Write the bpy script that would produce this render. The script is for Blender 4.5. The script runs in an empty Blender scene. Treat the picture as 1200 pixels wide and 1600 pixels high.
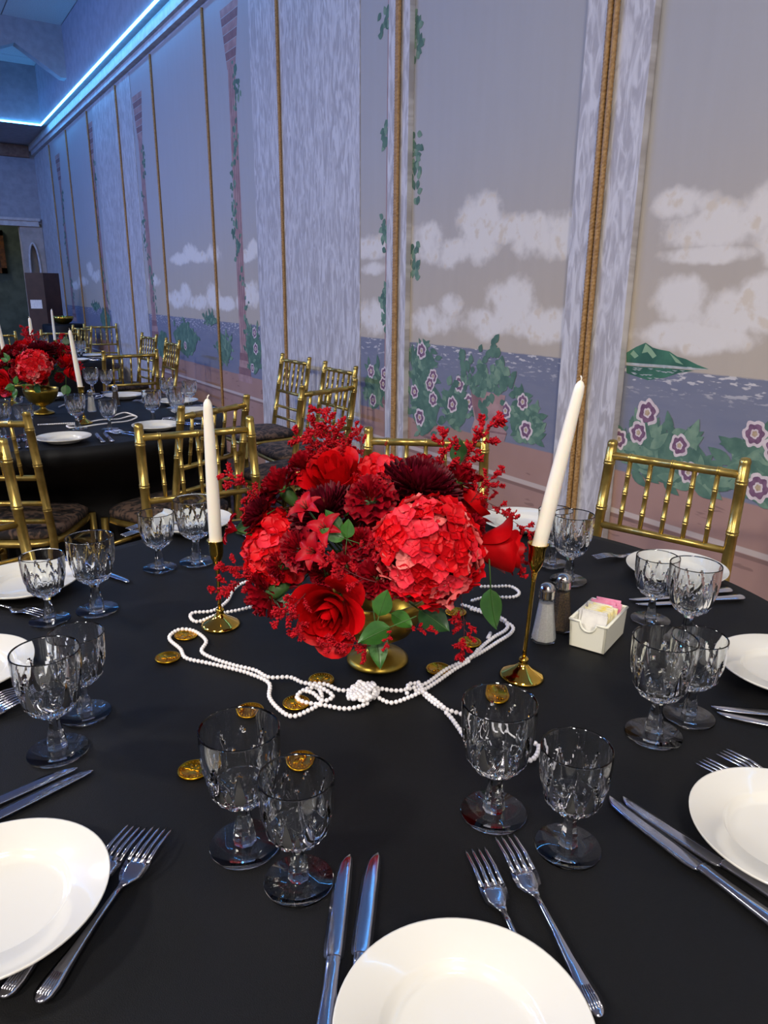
import bpy, math, random
from math import sin, cos, pi, radians, sqrt, exp
from mathutils import Vector, Matrix
random.seed(7)
S = bpy.context.scene
COL = S.collection
# ------------------------------------------------------------------ camera
# room frame: X towards the painted wall, Y along it to the far end, Z up; the camera stands over the origin
FPX = 1150.0; PITCH = math.atan(346/1150); ROLL = radians(.55); YAW = radians(32.7827); ZC = 1.32
FW = Vector((sin(YAW)*cos(PITCH), cos(YAW)*cos(PITCH), -sin(PITCH)))
R0 = Vector((cos(YAW), -sin(YAW), 0)); U0 = R0.cross(FW)
RT = R0*cos(ROLL) + U0*sin(ROLL); UP = -R0*sin(ROLL) + U0*cos(ROLL)
CAM = Vector((0, 0, ZC))
cd = bpy.data.cameras.new('camera'); cam = bpy.data.objects.new('camera', cd); COL.objects.link(cam)
cd.sensor_fit = 'VERTICAL'; cd.sensor_height = 36; cd.sensor_width = 27; cd.lens = 36*FPX/1600
cd.clip_start = .02; cd.clip_end = 80
M = Matrix((RT, UP, -FW)).transposed().to_4x4(); M.translation = CAM; cam.matrix_world = M
S.camera = cam
S.view_settings.view_transform = 'Standard'; S.view_settings.look = 'None'
S.view_settings.exposure = 0.0; S.view_settings.gamma = 1; S.view_settings.use_curve_mapping = False
# ------------------------------------------------------------------ world and lights
w = bpy.data.worlds.new('world'); S.world = w; w.use_nodes = True
w.node_tree.nodes['Background'].inputs[0].default_value = (.10, .11, .16, 1)
w.node_tree.nodes['Background'].inputs[1].default_value = 0
def area(name, loc, target, size, power, color, sy=None):
    l = bpy.data.lights.new(name, 'AREA'); l.energy = power; l.color = color; l.size = size
    l.shape = 'RECTANGLE'; l.size_y = sy or size
    o = bpy.data.objects.new(name, l); COL.objects.link(o); o.location = loc
    o.rotation_euler = (Vector(target)-Vector(loc)).to_track_quat('-Z', 'Y').to_euler()
    return o
WARM = (1, .90, .78)
# lamps of the hall's own ceiling, all outside the picture (their warm glints show in the plates and glasses)
def down(name, x, y, power, color): area(name, (x, y, 4.1), (x, y, 0), .6, power, color)
down('ceiling_lamp_near_offscreen', -.3, -1.3, 44, WARM)
down('ceiling_lamp_left_offscreen', -3.2, -.6, 200, (1, .94, .86))
down('ceiling_lamp_back_offscreen', -1.6, -3.0, 205, WARM)
down('ceiling_lamp_mid_offscreen', -3.2, 3.4, 150, (1, .96, .92))
down('ceiling_lamp_far_offscreen', -2.6, 7.5, 90, (1, .96, .92))
area('lamp_next_room_offscreen', (.6, 14.7, 3.6), (.6, 15.4, 1.0), .6, 22, (1, .95, .85))
# the blue LED cove on the opposite side of the hall, mirrored in knives and plates
o = area('led_cove_left_offscreen', (-5.0, 8.5, 3.5), (2.2, 8.5, 2.6), 7.0, 310, (.10, .28, 1), .12)

# ------------------------------------------------------------------ pixel helpers (a pixel gives a direction only)
def ray(x, y): return (FW*FPX + RT*(x-600) + UP*(800-y)).normalized()
def onz(x, y, z=.76):
    d = ray(x, y); return CAM + d*((z-ZC)/d.z)
WX = 2.2
def onwall(x, y, X=WX):
    d = ray(x, y); return CAM + d*(X/d.x)
def onfar(x, y, Y):
    d = ray(x, y); return CAM + d*(Y/d.y)
# ------------------------------------------------------------------ materials
def lin(c):
    return tuple((v/255/12.92 if v/255 <= .04045 else ((v/255+.055)/1.055)**2.4) for v in c)+(1,)
def mat(name, col=(200, 200, 200), rough=.5, metal=0, **k):
    m = bpy.data.materials.new(name); m.use_nodes = True
    b = m.node_tree.nodes['Principled BSDF']
    b.inputs['Base Color'].default_value = lin(col); b.inputs['Roughness'].default_value = rough
    b.inputs['Metallic'].default_value = metal
    for q, v in k.items():
        b.inputs[q.replace('_', ' ')].default_value = v
    return m
class NT:
    def __init__(s, m): s.t = m.node_tree; s.b = s.t.nodes['Principled BSDF']
    def n(s, typ, **k):
        x = s.t.nodes.new(typ)
        for q, v in k.items(): setattr(x, q, v)
        return x
    def l(s, a, b): s.t.links.new(a, b)
    def coord(s, out='Object'): return s.n('ShaderNodeTexCoord').outputs[out]
    def mapping(s, v, scale=(1, 1, 1), rot=(0, 0, 0)):
        x = s.n('ShaderNodeMapping'); x.inputs['Scale'].default_value = scale; x.inputs['Rotation'].default_value = rot
        s.l(v, x.inputs[0]); return x.outputs[0]
    def noise(s, v, scale, detail=3, dist=0, out=0):
        x = s.n('ShaderNodeTexNoise'); x.inputs['Scale'].default_value = scale; x.inputs['Detail'].default_value = detail
        x.inputs['Distortion'].default_value = dist
        if v: s.l(v, x.inputs['Vector'])
        return x.outputs[out]
    def math(s, op, a, b=None, clamp=False):
        x = s.n('ShaderNodeMath', operation=op, use_clamp=clamp)
        for i, q in enumerate((a, b)):
            if q is None: continue
            if isinstance(q, (int, float)): x.inputs[i].default_value = q
            else: s.l(q, x.inputs[i])
        return x.outputs[0]
    def step(s, v, lo, hi):
        x = s.n('ShaderNodeMapRange', interpolation_type='SMOOTHSTEP')
        x.inputs[1].default_value = lo; x.inputs[2].default_value = hi; s.l(v, x.inputs[0]); return x.outputs[0]
    def mix(s, f, a, b):
        x = s.n('ShaderNodeMix', data_type='RGBA')
        if isinstance(f, (int, float)): x.inputs[0].default_value = f
        else: s.l(f, x.inputs[0])
        for i, q in ((6, a), (7, b)):
            if isinstance(q, tuple): x.inputs[i].default_value = q if len(q) == 4 else lin(q)
            else: s.l(q, x.inputs[i])
        return x.outputs[2]
    def base(s, c): s.l(c, s.b.inputs['Base Color'])
    def bump(s, h, strength=.3, dist=.01):
        x = s.n('ShaderNodeBump'); x.inputs['Strength'].default_value = strength; x.inputs['Distance'].default_value = dist
        s.l(h, x.inputs['Height']); s.l(x.outputs[0], s.b.inputs['Normal'])
def noisy(name, c1, c2, scale, rough=.5, metal=0, bump=0, bdist=.002, rnd=False, **k):
    m = mat(name, c1, rough, metal, **k); t = NT(m)
    f = t.noise(t.coord(), scale, 4)
    f = t.step(f, .3, .7)
    if rnd:
        r = t.n('ShaderNodeObjectInfo').outputs['Random']
        f = t.math('ADD', t.math('MULTIPLY', f, .5), t.math('MULTIPLY', r, .5))
    t.base(t.mix(f, c1, c2))
    if bump: t.bump(t.noise(t.coord(), scale*3, 3), bump, bdist)
    return m

MT = {}
MT['gold'] = noisy('chair_gold_paint', (194, 168, 94), (166, 140, 74), 30, .28, .8)
MT['bronze'] = noisy('bowl_gold_paint', (178, 150, 62), (150, 122, 48), 25, .33, .9)
MT['brass'] = mat('polished_brass', (222, 180, 78), .09, 1)
MT['coin'] = noisy('gold_foil', (214, 164, 38), (180, 128, 20), 60, .26, 1, .08, .001)
MT['steel'] = mat('stainless_steel', (205, 205, 212), .14, 1)
MT['chrome'] = mat('chrome_cap', (200, 196, 190), .18, 1)
MT['china'] = mat('white_china', (216, 214, 206), .12, 0, Coat_Weight=.4)
MT['caddy'] = mat('cream_ceramic', (238, 236, 218), .2)
MT['wax'] = mat('ivory_wax', (244, 238, 222), .38, 0, Subsurface_Weight=.25, Subsurface_Scale=.01)
MT['wick'] = mat('wick_string', (235, 228, 210), .8)
MT['pearl'] = mat('pearl_white', (238, 234, 234), .22, 0, Coat_Weight=.5)
MT['glass'] = mat('clear_glass', (250, 252, 252), .0, 0, Transmission_Weight=1.0, IOR=1.47)
MT['salt'] = noisy('salt_grains', (240, 238, 232), (225, 222, 214), 400, .8)
MT['pepper'] = noisy('pepper_grains', (120, 96, 66), (40, 32, 26), 500, .8)
MT['pink'] = noisy('pink_paper', (232, 120, 160), (240, 170, 195), 60, .6)
MT['yellow'] = noisy('yellow_white_paper', (240, 238, 225), (236, 214, 90), 45, .6)
MT['paper'] = noisy('white_paper', (240, 238, 232), (225, 222, 218), 60, .6)
MT['navy'] = mat('navy_print', (50, 60, 120), .6)
m = mat('black_tablecloth', (9, 9, 10), .64, 0, Specular_IOR_Level=.32); MT['cloth'] = m
t = NT(m); c = t.coord(); t.bump(t.math('ADD', t.noise(c, 900, 2), t.math('MULTIPLY', t.noise(c, 14, 3), 3.0)), .22, .002)
t.base(t.mix(t.noise(c, 160, 3), (4, 4, 5), (11, 11, 12)))
m = mat('seat_fabric', (50, 42, 42), .85); MT['fabric'] = m; t = NT(m); c = t.coord()
t.base(t.mix(t.step(t.noise(c, 26, 4, 1.2), .42, .6), (34, 30, 32), (104, 82, 70))); t.bump(t.noise(c, 500, 2), .3, .002)
m = mat('carpet', (60, 45, 45), .95); MT['carpet'] = m; t = NT(m); c = t.coord()
t.base(t.mix(t.step(t.noise(c, 9, 4, 1.5), .42, .6), (46, 40, 46), (88, 62, 56))); t.bump(t.noise(c, 300, 2), .5, .004)
MT['ceiling'] = noisy('ceiling_tile', (215, 215, 215), (198, 198, 200), 90, .9, 0, .3)
MT['bulk'] = noisy('painted_plaster', (172, 172, 178), (158, 158, 164), 12, .85, 0, .15)
MT['white'] = noisy('white_trim_paint', (214, 208, 204), (194, 186, 182), 15, .55)
MT['dark'] = mat('dark_gap', (84, 82, 84), .8)
MT['tan'] = noisy('tan_wood_trim', (150, 112, 92), (126, 90, 72), 20, .5)
MT['green'] = noisy('sage_plaster', (84, 96, 86), (66, 78, 70), 6, .85)
MT['arch'] = noisy('arch_paint', (190, 178, 170), (170, 160, 152), 9, .7)
MT['brown'] = noisy('dark_brown_laminate', (66, 42, 38), (52, 32, 30), 8, .45)
MT['frame'] = noisy('picture_frame_wood', (110, 66, 26), (70, 40, 16), 20, .35)
MT['led'] = mat('led_rope', (120, 220, 255), .5)
MT['led'].node_tree.nodes['Principled BSDF'].inputs['Emission Color'].default_value = (.09, .42, 1, 1)
MT['led'].node_tree.nodes['Principled BSDF'].inputs['Emission Strength'].default_value = 17
# rope braid
MT['rope'] = noisy('gold_braid', (182, 142, 88), (146, 108, 60), 90, .5, 0, .3)
# flowers
FK = {}
def petalmat(name, c1, c2, scale=40, rnd=True, rough=.48): return noisy(name, c1, c2, scale, rough, 0, .15, .001, rnd, Specular_IOR_Level=.2, **FK)
MT['rose'] = petalmat('rose_petal', (214, 6, 16), (176, 2, 10))
MT['hyd'] = petalmat('hydrangea_red', (222, 14, 26), (186, 4, 16))
MT['hydp'] = petalmat('hydrangea_pink', (232, 60, 78), (214, 22, 40))
MT['hydl'] = petalmat('hydrangea_pale', (244, 150, 142), (226, 64, 76))
MT['mum'] = petalmat('chrysanthemum_petal', (108, 6, 28), (64, 2, 16), 30, False)
MT['mumc'] = petalmat('chrysanthemum_heart', (64, 6, 18), (120, 60, 40), 200, False)
MT['carn'] = petalmat('carnation_petal', (160, 6, 26), (112, 2, 18), 60, False)
m = petalmat('alstroemeria_petal', (196, 14, 32), (140, 6, 22)); MT['alst'] = m
MT['bud'] = petalmat('statice_bud', (196, 12, 30), (146, 4, 20), 150, False, .6)
MT['twig'] = mat('reddish_twig', (92, 26, 28), .7)
MT['stem'] = mat('green_stem', (60, 96, 40), .6)
MT['leaf'] = noisy('glossy_leaf', (64, 116, 40), (38, 84, 30), 30, .35, 0, .2, .001, True)
MT['leafd'] = noisy('dark_leaf', (44, 84, 40), (28, 60, 30), 30, .4, 0, .2, .001, True)

# ------------------------------------------------------------------ mesh helpers
class G:
    """collects vertices and faces of one mesh"""
    def __init__(s): s.v = []; s.f = []; s.mi = []
    def add(s, V, F, mx=None, mi=0):
        o = len(s.v)
        s.v += [tuple(mx @ Vector(p)) for p in V] if mx else [tuple(p) for p in V]
        s.f += [tuple(i+o for i in q) for q in F]; s.mi += [mi]*len(F); return s
    def grid(s, fn, nu, nv, closeu=False, mx=None, mi=0):
        V = [fn(i/(nu if closeu else nu), j/nv) for j in range(nv+1) for i in range(nu if closeu else nu+1)]
        k = nu if closeu else nu+1
        F = [(j*k+i, j*k+(i+1) % k, (j+1)*k+(i+1) % k, (j+1)*k+i) for j in range(nv) for i in range(nu)]
        return s.add(V, F, mx, mi)
    def lathe(s, prof, n=32, mx=None, cap0=True, cap1=True, rfn=None, mi=0):
        V = []; F = []
        for j, (r, z) in enumerate(prof):
            for i in range(n):
                a = 2*pi*i/n; rr = rfn(r, z, a, j) if rfn else r
                V.append((rr*cos(a), rr*sin(a), z))
        for j in range(len(prof)-1):
            for i in range(n):
                i2 = (i+1) % n; F.append((j*n+i, j*n+i2, (j+1)*n+i2, (j+1)*n+i))
        if cap0: F.append(tuple(range(n-1, -1, -1)))
        if cap1: F.append(tuple((len(prof)-1)*n+i for i in range(n)))
        return s.add(V, F, mx, mi)
    def box(s, a, b, mx=None, mi=0):
        x0, y0, z0 = a; x1, y1, z1 = b
        V = [(x, y, z) for z in (z0, z1) for y in (y0, y1) for x in (x0, x1)]
        return s.add(V, [(0, 2, 3, 1), (4, 5, 7, 6), (0, 1, 5, 4), (2, 6, 7, 3), (0, 4, 6, 2), (1, 3, 7, 5)], mx, mi)
    def tube(s, pts, rad, n=8, mi=0, cap=True):
        pts = [Vector(p) for p in pts]; V = []; F = []
        for k, p in enumerate(pts):
            d = (pts[min(k+1, len(pts)-1)]-pts[max(k-1, 0)]).normalized()
            a = d.orthogonal().normalized() if k == 0 else (a - d*a.dot(d)).normalized()
            b = d.cross(a); r = rad(k/(len(pts)-1)) if callable(rad) else rad
            V += [p + a*(r*cos(2*pi*i/n)) + b*(r*sin(2*pi*i/n)) for i in range(n)]
        for k in range(len(pts)-1):
            for i in range(n): F.append((k*n+i, k*n+(i+1) % n, (k+1)*n+(i+1) % n, (k+1)*n+i))
        if cap: F.append(tuple(range(n-1, -1, -1))); F.append(tuple((len(pts)-1)*n+i for i in range(n)))
        return s.add(V, F, None, mi)
    def mesh(s, name, mats, smooth=True, solid=0):
        me = bpy.data.meshes.new(name); me.from_pydata(s.v, [], s.f)
        for q in (mats if isinstance(mats, (list, tuple)) else [mats]): me.materials.append(q)
        me.polygons.foreach_set('material_index', s.mi)
        if smooth: me.polygons.foreach_set('use_smooth', [True]*len(s.f))
        me.update(); return me
def sharp(me, ang=35):
    me.set_sharp_from_angle(angle=radians(ang)); return me
def link(name, data, parent=None, mx=None):
    o = bpy.data.objects.new(name, data); COL.objects.link(o)
    if parent: o.parent = parent
    if mx is not None: o.matrix_local = mx
    return o
def tag(o, label, cat, group=None):
    o['label'] = label; o['category'] = cat
    if group: o['group'] = group
    return o
def struct(name, data, parent=None):
    o = link(name, data, parent)
    if not parent: o['kind'] = 'structure'
    return o
def spawn(name, proto, mx, label, cat, group=None):
    """proto: one mesh, or a list of (part, mesh, local matrix or None, [sub-parts])"""
    if isinstance(proto, bpy.types.Mesh): return tag(link(name, proto, None, mx), label, cat, group)
    e = link(name, None, None, mx); e.empty_display_size = .02; tag(e, label, cat, group)
    def rec(par, items):
        for it in items:
            o = link(it[0], it[1], par, it[2] if len(it) > 2 and it[2] is not None else Matrix())
            if len(it) > 3 and it[3]: rec(o, it[3])
            if len(it) > 4: o['kind'] = it[4]
    rec(e, proto); return e
T = Matrix.Translation
def RZ(a): return Matrix.Rotation(a, 4, 'Z')
def RX(a): return Matrix.Rotation(a, 4, 'X')
def RY(a): return Matrix.Rotation(a, 4, 'Y')
def frame(p, zdir, spin=0):
    z = Vector(zdir).normalized(); q = z.to_track_quat('Z', 'Y').to_matrix().to_4x4()
    return T(p) @ q @ RZ(spin)
def boxmesh(name, a, b, m): return G().box(a, b).mesh(name, m, False)

# ================================================================== SETTING
FARY = 13.7; TOPZ = 3.28; BX = 2.05; BY = 11.9; BZ = 3.44; CZ = 4.15
struct('floor', boxmesh('floor', (-8, -4, -.1), (2.3, 17, 0), MT['carpet']))
struct('wall_left', boxmesh('wall_left', (-8.1, -4, 0), (-8, 17, CZ), MT['bulk']))
struct('wall_back', boxmesh('wall_back', (-8, -4.1, 0), (2.3, -4, CZ), MT['bulk']))
wr = struct('wall_right', boxmesh('wall_right', (WX+.012, -4, 0), (2.4, 17, CZ), MT['bulk']))
# far wall with the opening to the next room
g = G().box((-8, FARY, 2.29), (WX, FARY+.15, CZ)).box((2.188, FARY, 0), (WX, FARY+.15, 2.29)).box((-8, FARY, 0), (-1.2, FARY+.15, 2.29))
wf = struct('wall_far', g.mesh('wall_far', MT['bulk'], False))
struct('lintel_moulding', G().box((-1.3, FARY-.07, 2.25), (2.14, FARY+.02, 2.33)).box((-1.3, FARY-.1, 2.33), (2.16, FARY+.02, 2.37)).mesh('lintel', MT['white'], False), wf)
struct('wall_beyond', boxmesh('wall_beyond', (-3, 15.6, 0), (2.2, 15.7, CZ), MT['green']))
# ceiling grid: tiles as pieces above the bulkheads, plain beyond
cl = struct('ceiling', boxmesh('ceiling', (-8, -4, CZ+.012), (2.3, 17, CZ+.1), MT['bulk']))
tile = boxmesh('ceiling_tile', (.006, .006, 0), (.604, 1.214, .012), MT['ceiling'])
for i in range(4):
    for j in range(15):
        o = link('ceiling_tile', tile, cl); o.location = (BX-.61*(i+1), -4+1.22*j - .3, CZ)
o = link('ceiling_field', boxmesh('ceiling_field', (-8, -4, CZ), (BX-.61*4, 13.7, CZ+.012), MT['ceiling']), cl)
# bulkheads with the LED rope along their lower edge
struct('trim_1', boxmesh('bulkhead_side', (BX, -4, BZ), (WX+.012, FARY, CZ), MT['bulk']))
struct('trim_2', boxmesh('bulkhead_far', (-8, BY, BZ), (BX, FARY, CZ), MT['bulk']))
tr = struct('trim_3', boxmesh('cornice', (WX-.075, -4, TOPZ+.075), (WX+.012, FARY, BZ), MT['white']))
link('cornice_lip', boxmesh('cornice_lip', (WX-.045, -4, TOPZ+.02), (WX+.012, FARY, TOPZ+.075), MT['white']), tr)
link('cornice_reveal', boxmesh('cornice_reveal', (WX+.006, -4, TOPZ), (WX+.012, FARY, TOPZ+.02), MT['white']), tr)
struct('trim_4', boxmesh('far_timber', (-8, FARY-.06, 3.26), (2.12, FARY, 3.43), MT['tan']))
# cross beam with its corner bracket
g = G(); P = [(-8, CZ), (2.05, CZ), (2.05, 3.62), (1.99, 3.62), (1.54, 3.90), (1.36, 3.82), (.9, 3.62), (-8, 3.62)]
P = [(-8, CZ), (2.05, CZ), (2.05, 3.62), (1.99, 3.62), (1.54, 3.90), (1.3, 3.80), (1.0, 3.70), (-8, 3.70)]
nP = len(P); g.add([(x, 10.0, z) for x, z in P]+[(x, 10.14, z) for x, z in P],
    [tuple(range(nP)), tuple(range(2*nP-1, nP-1, -1))]+[((i+1) % nP, i, nP+i, nP+(i+1) % nP) for i in range(nP)])
struct('trim_5', g.mesh('cross_beam', MT['bulk'], False))
g = G().tube([(BX-.012, -4, BZ-.006), (BX-.012, 3, BZ-.006), (BX-.012, BY-.012, BZ-.006)], .011, 8).tube([(BX-.012, BY-.012, BZ-.006), (-8, BY-.012, BZ-.006)], .011, 8)
led = spawn('led_rope_light', g.mesh('led_rope', MT['led']), Matrix(), 'glowing cyan blue LED rope light along the bulkhead edge', 'rope light')

# ---- mural
def bl(x, y, rx, ry):
    p = onwall(x, y); a = onwall(x+rx, y); b = onwall(x, y-ry); return (p.y, p.z, abs(a.y-p.y), abs(b.z-p.z))
CL = [(665,380,32,26),(748,346,40,36),(705,392,60,22),(800,355,40,22),(860,368,60,34),(680,500,42,20),(702,482,18,18),(800,478,40,38),(760,505,50,22),(850,508,70,26),
      (1070,318,45,26),(1120,352,90,34),(1195,325,40,40),(1110,398,70,14),(1065,470,45,34),(1150,490,90,40),(1090,525,110,24),(1190,455,40,26),(1240,360,60,50),(1330,350,60,50),(1450,360,90,40),(1300,500,80,50),(1420,520,90,50),
      (585,385,30,18),(585,420,18,10),(590,495,30,26),(620,480,12,12),(282,404,14,9),(296,394,10,13),(312,402,12,8),(332,398,10,14),(385,400,9,9),(397,390,10,14),(275,468,12,12),(290,460,9,15),(310,472,16,11),(332,462,10,18),(352,474,14,10),(378,474,10,12),(392,462,12,20),(240,440,8,9),(150,432,6,9),(140,420,5,10),(128,440,8,7),(118,446,6,6)]
def mural():
    m = mat('mural_paint', (190, 182, 172), .72); t = NT(m); c = t.coord()
    x = t.n('ShaderNodeSeparateXYZ'); t.l(c, x.inputs[0]); s_, z_ = x.outputs[1], x.outputs[2]
    nz = t.noise(c, 5.5, 5); nz2 = t.noise(c, 18, 4)
    acc = None
    for q in CL:
        cs, cz, rs, rz = bl(*q)
        dx = t.math('DIVIDE', t.math('SUBTRACT', s_, cs), rs); dz = t.math('DIVIDE', t.math('SUBTRACT', z_, cz), rz)
        d = t.math('SUBTRACT', 1.25, t.math('ADD', t.math('MULTIPLY', dx, dx), t.math('MULTIPLY', dz, dz)))
        acc = d if acc is None else t.math('MAXIMUM', acc, d)
    acc = t.math('ADD', t.math('MAXIMUM', acc, -2.0), t.math('MULTIPLY', t.math('SUBTRACT', t.math('ADD', nz, t.math('MULTIPLY', nz2, .5)), .75), 3.8))
    cloud = t.step(acc, -.5, .9)
    sky = t.mix(t.step(z_, 1.1, 2.1), (192, 178, 158), (178, 176, 176))
    sky = t.mix(t.math('MULTIPLY', t.noise(t.mapping(c, (1, 5, .6)), 4, 4), .22), sky, (150, 142, 134))
    col = t.mix(t.math('MULTIPLY', cloud, .9), sky, (230, 223, 212))
    col = t.mix(t.math('MULTIPLY', t.step(nz2, .55, .7), t.math('MULTIPLY', cloud, .5)), col, (205, 184, 150))
    # sea with bright ripples under the horizon
    zz = t.math('ADD', z_, t.math('MULTIPLY', nz2, .006))
    sea = t.math('SUBTRACT', 1.0, t.step(zz, 1.068, 1.076))
    rip = t.noise(t.mapping(c, (1, 22, 90)), 1, 3)
    ripf = t.math('MULTIPLY', t.step(rip, .56, .64), t.step(z_, .94, 1.06))
    seac = t.mix(t.math('MULTIPLY', t.noise(t.mapping(c, (1, 3, 14)), 2, 4), .7), (112, 116, 134), (138, 138, 146))
    col = t.mix(sea, col, t.mix(ripf, seac, (206, 200, 196)))
    # terracotta terrace and its ledge
    zt = t.math('ADD', z_, t.math('MULTIPLY', nz, .012))
    ter = t.math('SUBTRACT', 1.0, t.step(zt, .682, .690))
    crack = t.step(t.noise(t.mapping(c, (1, 6, 34)), 1, 2), .66, .69)
    terc = t.mix(t.math('MULTIPLY', crack, .5), t.mix(nz, (176, 140, 126), (156, 120, 108)), (112, 84, 76))
    col = t.mix(ter, col, terc)
    led_ = t.math('MULTIPLY', t.step(z_, .512, .516), t.math('SUBTRACT', 1.0, t.step(z_, .532, .536)))
    col = t.mix(led_, col, (196, 178, 166))
    shd = t.math('MULTIPLY', t.step(z_, .496, .500), t.math('SUBTRACT', 1.0, t.step(z_, .511, .513)))
    col = t.mix(t.math('MULTIPLY', shd, .6), col, (110, 84, 76))
    t.base(col); t.bump(t.noise(t.mapping(c, (1, 30, 4)), 20, 3), .08, .003)
    return m
MT['mural'] = mural()
m = mat('feather_wallpaper', (205, 200, 200), .5); MT['feather'] = m; t = NT(m); c = t.coord()
fa = t.noise(t.mapping(c, (1, 27, 5.5), (radians(11), 0, 0)), 1, 3, 1.6); fb = t.noise(t.mapping(c, (1, 23, 5), (radians(-13), 0, 0)), 1, 3, 1.6)
ff = t.math('MAXIMUM', fa, fb)
t.base(t.mix(t.step(ff, .42, .68), (174, 168, 166), (212, 208, 206))); t.bump(ff, .3, .006)

edges = [0.2, 1.81, 2.10, 3.19, 3.37, 3.68, 5.08, 5.91, 7.24, 7.95, 9.55, 11.1, 12.35, FARY]
kinds = ['m', 'p', 'm', 'p', 'm', 'f', 'm', 'm', 'm', 'f', 'm', 'm', 'f']
def panel(y0, y1, k):
    if k == 'm': o = link('mural_panel', boxmesh('mural_panel', (WX, y0, 0), (WX+.012, y1, TOPZ), MT['mural']), wr); o['label'] = 'painted seascape panel'
    elif k == 'f': o = link('textured_wallpaper_panel', boxmesh('feather_panel', (WX-.004, y0, 0), (WX+.012, y1, TOPZ), MT['feather']), wr); o['label'] = 'white feather-textured wallpaper panel'
    else: o = link('pilaster_strip', boxmesh('pilaster', (WX-.03, y0, 0), (WX+.012, y1, TOPZ), MT['feather']), wr); o['label'] = 'white feather-textured pilaster strip'
for i in range(len(kinds)): panel(edges[i]+.001, edges[i+1]-.001, kinds[i])
panel(-4, .199, 'm')
# gold ropes
RR = .0105
def ropemesh(L, turns, nseg):
    def fn(u, v):
        a = 2*pi*u; r = RR*(.80+.24*abs(cos(1.5*a-turns*pi*v*3)))
        return (r*cos(a), r*sin(a), L*v)
    return G().grid(fn, 12, nseg, True).mesh('rope', MT['rope'])
RL = TOPZ-.02
ropeM = ropemesh(RL, 82, 820); ropeF = ropemesh(RL, 30, 40)
for y, x, d in [(1.985, WX-.042, 1), (1.957, WX-.042, 1), (3.275, WX-.042, 1), (3.262, WX-.042, 1), (4.64, WX-.014, 1), (5.91, WX-.010, 1), (7.24, WX-.010, 1), (8.47, WX-.014, 0), (9.83, WX-.01, 0), (11.1, WX-.01, 0), (12.35, WX-.01, 0)]:
    o = link('rope_trim', ropeM if d else ropeF, wr, T((x, y, .01))); o['label'] = 'twisted gold rope trim'
# ---- painted shapes: thin paint layers lying on the wall panels
pm = {k: noisy('paint_'+k, a, b, s, .7) for k, a, b, s in [
    ('green', (96, 128, 106), (72, 104, 88), 22), ('lgreen', (128, 154, 126), (98, 130, 108), 25), ('petal', (206, 188, 186), (226, 210, 205), 40), ('purple', (134, 96, 118), (108, 74, 98), 50),
    ('heart', (196, 176, 140), (170, 140, 110), 60), ('pink', (182, 146, 138), (160, 124, 120), 14), ('pinkd', (146, 108, 106), (130, 96, 96), 20), ('hill', (74, 128, 98), (46, 92, 72), 9), ('hilll', (150, 178, 140), (120, 156, 120), 12), ('ripple', (196, 196, 190), (160, 168, 164), 40)]}
class Paint:
    def __init__(s): s.g = {}; s.lift = .0006
    def poly(s, k, pts, X=WX):
        s.lift += .0000012
        s.g.setdefault(k, G()).add([(X-s.lift, y, z) for y, z in pts], [tuple(range(len(pts)))])
    def px(s, k, pts): s.poly(k, [(q.y, q.z) for q in (onwall(*p) for p in pts)])
    def leaf(s, k, y, z, L, a, wd=.42):
        n = 5; pts = []
        for i in range(n+1): v = i/n; pts.append((v*L, wd*L*.5*sin(pi*v**.8)))
        for i in range(n-1, 0, -1): v = i/n; pts.append((v*L, -wd*L*.5*sin(pi*v**.8)))
        s.poly(k, [(y+p*cos(a)-q*sin(a), z+p*sin(a)+q*cos(a)) for p, q in pts])
    def blossom(s, y, z, r):
        a0 = random.random()*6
        for k, f, np_ in (('petal', 1, 6), ('purple', .74, 6), ('petal', .36, 5), ('heart', .22, 5)):
            pts = []
            for i in range(36):
                a = 2*pi*i/36; rr = r*f*(.80+.22*abs(cos(np_*.5*(a-a0)))+.04*sin(9*a)); pts.append((y+rr*cos(a), z+rr*sin(a)*1.05))
            s.poly(k, pts)
    def bush(s, pts, n=40, L=.075, fl=(), fr=.042):
        """pts: pixel outline boxes (x, y, rx, ry) of foliage on the wall"""
        for (x, y, rx, ry) in pts:
            cy, cz, ry_, rz_ = bl(x, y, rx, ry)
            pts2 = [(cy+ry_*.85*cos(a)*(1+.12*sin(5*a)), cz+rz_*.85*sin(a)*(1+.12*cos(4*a))) for a in [2*pi*i/24 for i in range(24)]]
            s.poly('green', pts2)
            for i in range(n):
                r = sqrt(random.random()); a = random.random()*2*pi
                s.leaf('lgreen' if random.random() < .35 else 'green', cy+r*ry_*cos(a), cz+r*rz_*sin(a), L*random.uniform(.6, 1.1), random.uniform(-.6, pi+.6))
        for (x, y) in fl:
            q = onwall(x, y); s.blossom(q.y, q.z, fr*random.uniform(.85, 1.1))
    def done(s):
        nm = dict(green='painted_foliage', lgreen='painted_leaves', petal='painted_petals', purple='painted_blossoms', heart='painted_flower_hearts', pink='painted_column', pinkd='painted_masonry', hill='painted_island', hilll='painted_slopes', ripple='painted_ripples')
        for k, g_ in s.g.items():
            o = link(nm[k], g_.mesh(nm[k], pm[k], False), wr); o['kind'] = 'stuff'
pt = Paint()
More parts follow.
